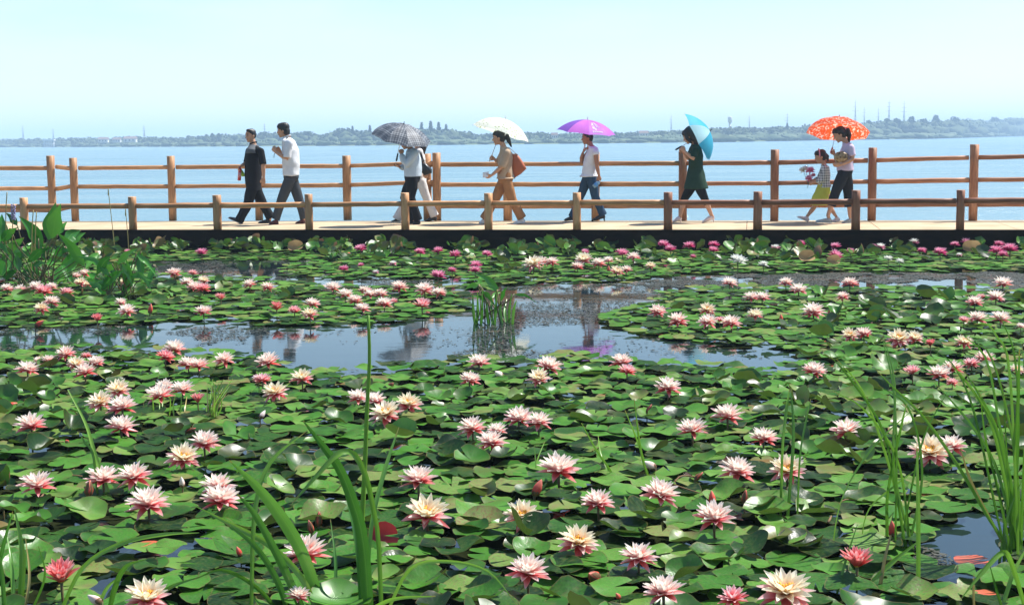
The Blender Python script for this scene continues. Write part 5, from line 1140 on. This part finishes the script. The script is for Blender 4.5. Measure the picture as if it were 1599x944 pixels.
# big broad-leaved plant at left
def broadleaf(label, base, leaves, stems, extra=0, spread=(90, 90), group='broad-leaved water plants'):
    root = plant('broadleaf_water_plant', label, 'water plant', base, [], broad_m, None, group); Y = root.location.y
    for (bx, by), (tx, ty), w_ in leaves:
        dy = random.uniform(-.25, .25); y0 = Y + random.uniform(-.2, .2); a, c = AtY(bx, by, y0), AtY(tx, ty, y0 + dy); mid = (a + c) / 2 + Vector((0, 0, (c - a).length * .10)); W = w_ * Y / F * 1.28
        part('leaf', ribbon([a, a.lerp(mid, .55) , mid, c], [W * .08, W * .72, W, W * .86, W * .45, W * .02], 14, .30, None), broad_m, root)
        part('leaf_stalk', tube_mesh(spline([a, a.lerp(root.location, .35) + Vector((0, 0, .02)), root.location + Vector((random.uniform(-.25, .25), random.uniform(-.2, .2), -.05))], 8), [.007] * 9, 6), stalk_m, root)
    for st in stems: stem_to(root, st, .006, MAT['dry_reed'], Y)
    for _ in range(extra):
        bx = base[0] + random.uniform(-1, 1) * spread[0]; by = base[1] - random.uniform(.05, .8) * spread[1]; an = random.uniform(-2.6, -.5); l = random.uniform(30, 56)
        y0 = Y + random.uniform(-.1, .5); a, c = AtY(bx, by, y0), AtY(bx + l * math.cos(an), by + l * math.sin(an) * .8, y0 + random.uniform(-.3, .3)); W = random.uniform(10, 16) * Y / F
        part('leaf', ribbon([a, (a + c) / 2 + Vector((0, 0, .03)), c], [W * .1, W * .8, W, W * .7, W * .03], 12, .3), broad_m, root)
        part('leaf_stalk', tube_mesh(spline([a, a.lerp(root.location, .4), Vector((a.x * .6 + root.location.x * .4, y0, -.05))], 6), .006, 6), stalk_m, root)
    return root
big_leaf = broadleaf('large clump of broad upright leaves at the left end of the boardwalk', (62, 452),
    [((76, 374), (87, 316), 22), ((81, 372), (95, 318), 20), ((67, 386), (29, 337), 17), ((27, 352), (9, 332), 9), ((132, 416), (88, 362), 14), ((2, 378), (3, 334), 17), ((2, 377), (28, 355), 12), ((17, 420), (16, 375), 11), ((43, 410), (81, 386), 11), ((90, 366), (105, 346), 10), ((101, 378), (127, 359), 16), ((110, 380), (134, 363), 11),
     ((30, 422), (23, 394), 11), ((0, 379), (14, 399), 9), ((52, 415), (73, 411), 8), ((72, 412), (98, 408), 9), ((-20, 372), (-8, 338), 15), ((-15, 390), (-40, 350), 15), ((60, 372), (47, 350), 10), ((85, 398), (112, 392), 12), ((36, 398), (50, 378), 9), ((95, 414), (140, 398), 11), ((20, 366), (14, 356), 8), ((118, 408), (160, 412), 10)],
    [[(20, 440), (19, 380), (21, 318)], [(48, 440), (50, 360), (52, 328)], [(54, 440), (55, 370), (57, 330)], [(10, 430), (9, 340), (11, 300)]], 18, (75, 66))
bm = bmesh.new(); Yq = big_leaf.location.y
for k in range(34):
    z_ = k / 34; c = AtY(20.6 + 2.8 * math.cos(k * 2.4), 343 - 24 * z_, Yq + .02 * math.sin(k * 2.4)); r_ = .012; ball(bm, c, Vector((r_, 0, 0)), Vector((0, r_, 0)), Vector((0, 0, r_)), 6, 4)
part('flower_spike', bm_mesh(bm), plain('lavender_floret', (.38, .33, .52), (.2, .16, .3), 40, .7), big_leaf)
for q in ([(178, 378), (174, 340), (169, 296)], [(200, 374), (198, 350), (196, 328)]):
    r_ = empty('dry_reed', P(q[0][0], 400, 0), 'tall thin dark dry reed left of the men' if q[0][0] < 190 else 'shorter thin dry reed left of the men', 'reed'); Yq = r_.location.y
    part('stem', tube_mesh(spline([AtY(q[0][0] + 1, 402, Yq)] + [AtY(x, y, Yq) for x, y in q], 10), .006, 6), dry_m, r_); part('seed_head', tube_mesh([AtY(q[-1][0] + .3, q[-1][1] + 8, Yq), AtY(q[-1][0], q[-1][1] - 2, Yq)], [.012, .006], 6, True), dry_m, r_)
broadleaf('smaller broad-leaved clump right of the large one, leaves drooping', (190, 468),
    [((183, 413), (216, 387), 9), ((190, 411), (209, 451), 8), ((213, 396), (246, 433), 8), ((221, 392), (222, 455), 6), ((175, 412), (163, 438), 12), ((149, 433), (165, 455), 8), ((212, 424), (237, 453), 7), ((186, 420), (228, 410), 6), ((170, 430), (148, 412), 8), ((182, 440), (140, 446), 8), ((200, 430), (240, 440), 7), ((205, 440), (196, 402), 6), ((165, 420), (120, 400), 8)],
    [[(147, 436), (160, 414), (179, 394)]], 10, (40, 52))
broadleaf('small broad-leaved clump standing in the open water at the centre', (770, 503),
    [((779, 452), (738, 426), 9), ((747, 445), (726, 451), 8), ((751, 454), (775, 481), 7), ((748, 444), (752, 430), 6), ((776, 454), (758, 446), 6), ((803, 459), (840, 474), 4), ((760, 470), (735, 462), 5), ((782, 470), (792, 448), 5), ((768, 465), (782, 456), 6)],
    [[(751, 512), (750, 470), (748, 444)], [(781, 500), (779, 470), (776, 452)]], 0)
plant('sword_leaf_tuft', 'tuft of short upright blades in the open water at the centre', 'water plant', (772, 505), [([(740 + i * 7 + random.uniform(-3, 3), 506), (739 + i * 7, 485), (738 + i * 7.6, 462 + random.uniform(-14, 14))], [4, 5, 1]) for i in range(10)], sword_m)

# sword leaves in front, left of centre
plant('sword_leaf_clump', 'clump of wide dark green sword leaves in the near foreground', 'water plant', (545, 962), [
    ([(508, 965), (481, 885), (461, 841), (432, 796), (400, 757), (358, 718)], [20, 25, 27, 26, 19, 2], None, -.35), ([(577, 965), (567, 845), (550, 780), (530, 731), (506, 698), (473, 656)], [20, 23, 22, 18, 14, 2], None, -.2),
    ([(566, 965), (560, 869), (550, 804), (534, 745), (520, 712)], [12, 12, 11, 9, 2], None, .1), ([(572, 962), (579, 828), (599, 739), (623, 666)], [6, 9, 10, 2], None, .2), ([(596, 965), (591, 845), (583, 795), (571, 743), (552, 708), (528, 708), (494, 743), (453, 789)], [9, 9, 10, 11, 12, 12, 9, 1], reed_m, -.2),
    ([(392, 965), (398, 800), (422, 722), (478, 673)], [7, 10, 9, 1], lime_m, .2), ([(478, 965), (440, 880), (400, 806), (370, 770)], [15, 17, 13, 2], None, -.25), ([(500, 965), (470, 900), (420, 850), (368, 822), (302, 788)], [10, 13, 13, 11, 1], reed_m, .15),
    ([(455, 965), (430, 900), (396, 850), (350, 815)], [12, 13, 11, 1], None, -.1), ([(522, 965), (524, 880), (516, 810)], [8, 7, 1], None, .2), ([(600, 965), (640, 888), (700, 876), (762, 892), (805, 940)], [6, 7, 7, 5, 1], lime_m, -.2), ([(440, 965), (405, 920), (350, 890), (300, 905)], [9, 9, 8, 1], reed_m, -.2), ([(560, 965), (610, 936), (680, 930)], [9, 8, 2], lime_m, -.3)], sword_m)
r_ = plant('reed', 'single tall straight reed stem rising to the open water, left of centre', 'reed', (566, 880), [], reed_m); Yq = r_.location.y
part('stem', tube_mesh(spline([AtY(x, y, Yq) for x, y in ((562, 884), (566, 800), (570, 720), (573, 640), (577, 560), (575, 492))], 14), [.0115 - .0004 * i for i in range(15)], 8), lime_m, r_)
plant('sword_leaf_clump', 'bright green blades arching up from the bottom left', 'water plant', (130, 962), [
    ([(92, 960), (130, 885), (190, 848), (255, 834), (311, 831)], [7, 9, 10, 8, 1], lime_m), ([(168, 965), (180, 915), (197, 884), (230, 872)], [8, 12, 9, 1], None), ([(150, 965), (165, 920), (195, 893)], [8, 8, 1], None), ([(215, 965), (260, 920), (310, 900)], [9, 9, 1], sword_m)], reed_m)
plant('sword_leaf_clump', 'blurred upright blades at the left edge of the foreground', 'water plant', (22, 962), [
    ([(30, 965), (35, 869), (23, 794)], [12, 13, 2], lime_m), ([(-4, 900), (5, 853), (20, 798)], [8, 9, 2], None), ([(22, 965), (18, 880), (10, 830)], [9, 8, 2], None), ([(44, 965), (70, 900), (60, 852)], [5, 5, 1], reed_m), ([(8, 965), (2, 890), (-14, 830)], [9, 9, 2], sword_m), ([(36, 965), (46, 900), (40, 840)], [6, 6, 1], dry_m)], sword_m)
r_ = plant('reed', 'thin bent green reed among the pads at left', 'reed', (174, 786), [([(174, 786), (150, 715), (134, 662), (106, 608)], [8, 7, 5, 2], lime_m, .15), ([(146, 712), (132, 690), (124, 674)], [4, 4, 1], reed_m, .1)], reed_m)
plant('grass_tuft', 'small yellowish tuft of grass beside the lilies at left', 'grass', (335, 655), [([(332 + random.uniform(-7, 7), 657), (334 + random.uniform(-10, 14), 630), (338 + random.uniform(-18, 26), 600 + random.uniform(-10, 16))], [2.2, 2, .6], random.choice((lime_m, dry_m, reed_m))) for _ in range(22)], lime_m)
plant('grass_tuft', 'sparse grass stalks under the coral blooms at left', 'grass', (262, 652), [([(240 + i * 8, 652), (240 + i * 8 + random.uniform(-3, 3), 632), (238 + i * 9, 618)], [2.2, 2, .6], random.choice((lime_m, dry_m))) for i in range(7)], lime_m)
plant('grass_tuft', 'faint tuft of thin stalks in the middle of the pads', 'grass', (1012, 745), [([(1012, 745), (1000, 700), (990, 622)], [4, 4, 1]), ([(1014, 745), (996, 690), (976, 640)], [3, 3, 1]), ([(955, 738), (930, 700), (908, 660)], [4, 3, 1]), ([(950, 738), (938, 705), (934, 680)], [3, 3, 1]), ([(835, 740), (840, 715), (850, 690)], [3, 2, 1]), ([(838, 740), (836, 715), (834, 695)], [3, 2, 1])], lime_m)

# reeds at right
RB = [([(1572, 853), (1541, 804), (1501, 735), (1444, 653), (1395, 605), (1366, 575)], [8, 8, 8, 7, 5, 1]), ([(1582, 830), (1566, 735), (1545, 653), (1509, 596), (1482, 566)], [8, 8, 8, 6, 1]), ([(1578, 820), (1553, 723), (1509, 653), (1458, 596)], [8, 8, 7, 1]), ([(1585, 850), (1586, 723), (1590, 620), (1592, 545)], [8, 9, 8, 3]),
      ([(1590, 840), (1562, 690), (1534, 625), (1503, 575)], [8, 9, 7, 1]), ([(1568, 944), (1568, 850), (1568, 786)], [8, 8, 2]), ([(1580, 870), (1560, 770), (1540, 690), (1530, 610)], [7, 7, 6, 1]), ([(1595, 860), (1580, 760), (1560, 660), (1540, 560), (1500, 520)], [8, 8, 7, 6, 1]), ([(1586, 870), (1598, 760), (1602, 640)], [7, 7, 2]),
      ([(1588, 800), (1576, 574), (1556, 525), (1541, 506), (1520, 506)], [7, 7, 6, 5, 1]), ([(1590, 760), (1572, 640), (1540, 545), (1500, 552)], [6, 6, 5, 1], lime_m), ([(1575, 862), (1520, 760), (1500, 700)], [8, 8, 2], dry_m), ([(1576, 850), (1590, 700), (1585, 560), (1560, 490)], [6, 6, 5, 1]), ([(1592, 880), (1596, 800), (1599, 700)], [9, 8, 3]),
      ([(1572, 870), (1556, 800), (1520, 640), (1487, 568), (1447, 541)], [6, 6, 6, 4, 1]), ([(1583, 860), (1574, 740), (1566, 600)], [6, 6, 1]), ([(1600, 880), (1610, 700), (1596, 540)], [8, 8, 2]), ([(1560, 880), (1575, 800), (1600, 740)], [7, 6, 1], lime_m)]
plant('reed_clump', 'dense clump of tall thin green reeds at the right edge', 'reeds', (1578, 872), RB, reed_m)
plant('reed_clump', 'loose stand of tall reeds left of the dense right-hand clump', 'reeds', (1418, 858), [
    ([(1415, 856), (1403, 788), (1385, 715), (1346, 609), (1306, 560)], [7, 7, 7, 6, 1]), ([(1413, 850), (1395, 743), (1375, 662), (1322, 584), (1296, 556)], [6, 6, 6, 5, 1]), ([(1432, 877), (1413, 812), (1395, 723), (1397, 601), (1379, 522)], [7, 7, 7, 6, 1]), ([(1385, 820), (1387, 763), (1408, 662), (1416, 630)], [8, 7, 6, 1]), ([(1400, 700), (1394, 600), (1377, 524)], [5, 5, 1]),
    ([(1354, 800), (1391, 763), (1434, 730)], [3, 6, 1], lime_m), ([(1314, 780), (1363, 698), (1428, 637)], [3, 6, 1], lime_m), ([(1420, 850), (1440, 740), (1420, 640), (1370, 600)], [6, 6, 5, 1]), ([(1410, 830), (1440, 690), (1480, 610)], [5, 5, 1]), ([(1422, 852), (1402, 720), (1350, 640), (1300, 610)], [6, 6, 5, 1], lime_m)], reed_m)
plant('reed', 'straight dark-based reed standing alone right of the loose stand', 'reed', (1434, 932), [([(1434, 932), (1434, 804), (1432, 700)], [7, 7, 3], reed_m, .05)], reed_m)
plant('reed', 'pair of thin upright reeds among the pads left of the right-hand reeds', 'reed', (1230, 806), [([(1230, 806), (1239, 682), (1235, 606)], [5, 5, 2], None, .1), ([(1222, 700), (1228, 640), (1233, 608)], [4, 5, 2], lime_m, .1), ([(1249, 715), (1258, 660), (1266, 622)], [3, 3, 1], None, .1)], reed_m)
plant('reed', 'thin leaning reed near the half-closed coral bloom at right', 'reed', (1306, 930), [([(1306, 930), (1322, 870), (1339, 818)], [4, 4, 1], None, .1)], reed_m)
plant('dry_reed', 'dry yellow reed stalks crossing in the right foreground', 'reed', (1372, 918), [([(1374, 916), (1382, 870), (1391, 835)], [6, 5, 3], None, .05), ([(1346, 922), (1390, 880), (1437, 842)], [4, 8, 2], lime_m, .1)], dry_m)
plant('sword_leaf_clump', 'bright broad blade arching in from the right edge of the foreground', 'water plant', (1600, 965), [([(1606, 965), (1580, 880), (1566, 862), (1537, 889), (1499, 936)], [8, 10, 11, 10, 1], lime_m, -.2), ([(1570, 965), (1556, 920), (1545, 880)], [6, 6, 1], reed_m, -.1), ([(1522, 965), (1520, 920), (1521, 895)], [5, 5, 1], dry_m, -.1), ([(1560, 965), (1580, 900), (1600, 860)], [8, 9, 4], lime_m, .1)], reed_m)

# twigs, the folded red leaf, red leaves afloat
twig_m = plain('dry_twig_bark', (.22, .13, .06), (.12, .07, .03), 20, .8)
for lab_, pts in (('forked dry brown twig lying on the pads left of centre', ((432, 712), (460, 714), (480, 722), (497, 728))), ('long dry twig on the pads right of centre', ((1018, 748), (1050, 756), (1075, 764), (1092, 769))), ('thin pale twig among the lilies at far left', ((46, 795), (85, 755), (142, 713))), ('curved dry twig in the right foreground', ((1293, 815), (1305, 795), (1318, 786)))):
    q = [P(x, y, .03) for x, y in pts]; r_ = empty('twig', q[0], lab_, 'twig'); part('stick', tube_mesh(spline(q, 10), [.006 - .0003 * i for i in range(11)], 6), twig_m, r_)
    part('side_shoot', tube_mesh(spline([q[1], q[1] + Vector((.05, .06, .03)), q[1] + Vector((.12, .08, .02))], 5), .004, 5), twig_m, r_)
red_leaf = plain('red_lily_underside', (.42, .035, .045), (.28, .02, .025), 12, .45, .2, .4, None, .25); red_float = plain('scarlet_dying_pad', (.50, .06, .03), (.35, .10, .03), 10, .5, .2)
c = P(599, 848, .03); r_ = empty('lily_pad', c, 'folded lily pad showing its crimson underside, right of the sword leaves', 'lily pad'); V, T, A = unit_pad(24, HI, .1, .05, rng, .2); V = V @ np.array(Matrix.Rotation(R(78), 3, 'X')).T * .066 + np.array((0, 0, .035)); link('blade', np_mesh('lily_pad', V, T, {'pad': A}), red_leaf, r_)
for x, y, r__, lb in ((1518, 874, .075, 'scarlet dying lily pad floating in the dark water at right'), (230, 850, .06, 'scarlet dying lily pad floating in the dark gap at lower left'), (1292, 572, .11, 'red dying lily pad at the right tip of the open water'), (1535, 926, .05, 'small red lily pad near the bottom right corner'), (1437, 773, .05, 'brown-red withered pad among the reeds at right')):
    o = link('lily_pad', np_mesh('lily_pad', unit_pad(22, HI, .02, .04, rng)[0] * r__, FLAT[0][1] if False else unit_pad(22, HI, 0, 0, rng)[1]), red_float); o.location = P(x, y, .022); tag(o, lb, 'lily pad')
buff = plain('withered_pad', (.50, .34, .17), (.33, .20, .09), 7, .6, .3, .3, None, .25)
for i, (x, y, r__) in enumerate(((205, 372, .10), (250, 378, .11), (262, 374, .10), (335, 371, .12), (393, 373, .10), (462, 384, .12), (1258, 402, .12), (1301, 406, .09), (1518, 386, .13), (860, 378, .08), (800, 374, .10))):
    c = P(x, y + 8, .08); V, T, A = unit_pad(22, HI, .25, .1, rng, .6); r_ = link('lily_pad', np_mesh('lily_pad', V * r__, T, {'pad': A}), buff); r_.location = c + Vector((0, 0, .05)); r_.rotation_euler = (random.uniform(.7, 1.2), random.uniform(-.3, .3), random.uniform(-.5, .5))
    tag(r_, 'withered buff-brown curled lily pad, %s from left in the band beside the boardwalk' % ORD[i], 'lily pad', 'withered pads beside the boardwalk')

# ------------------------------------------------------------------ the air over the lake
bm = bmesh.new(); box(bm, (0, 1250, 24), 7000, 8000, 53); hz = bm_mesh(bm, sm=False)
HAZE_Z = (-2.2, 38.0)
for v in hz.vertices: v.co.z = HAZE_Z[0] if v.co.z < 20 else HAZE_Z[1]
m = bpy.data.materials.new('haze_air'); m.use_nodes = True; t = m.node_tree; t.nodes.clear(); o_ = t.nodes.new('ShaderNodeOutputMaterial'); pv = t.nodes.new('ShaderNodeVolumePrincipled')
pv.inputs['Color'].default_value = (.60, .78, 1.0, 1); pv.inputs['Density'].default_value = .0008; pv.inputs['Anisotropy'].default_value = .0
t.links.new(pv.outputs[0], o_.inputs['Volume']); o = link('haze', hz, m); o['kind'] = 'stuff'
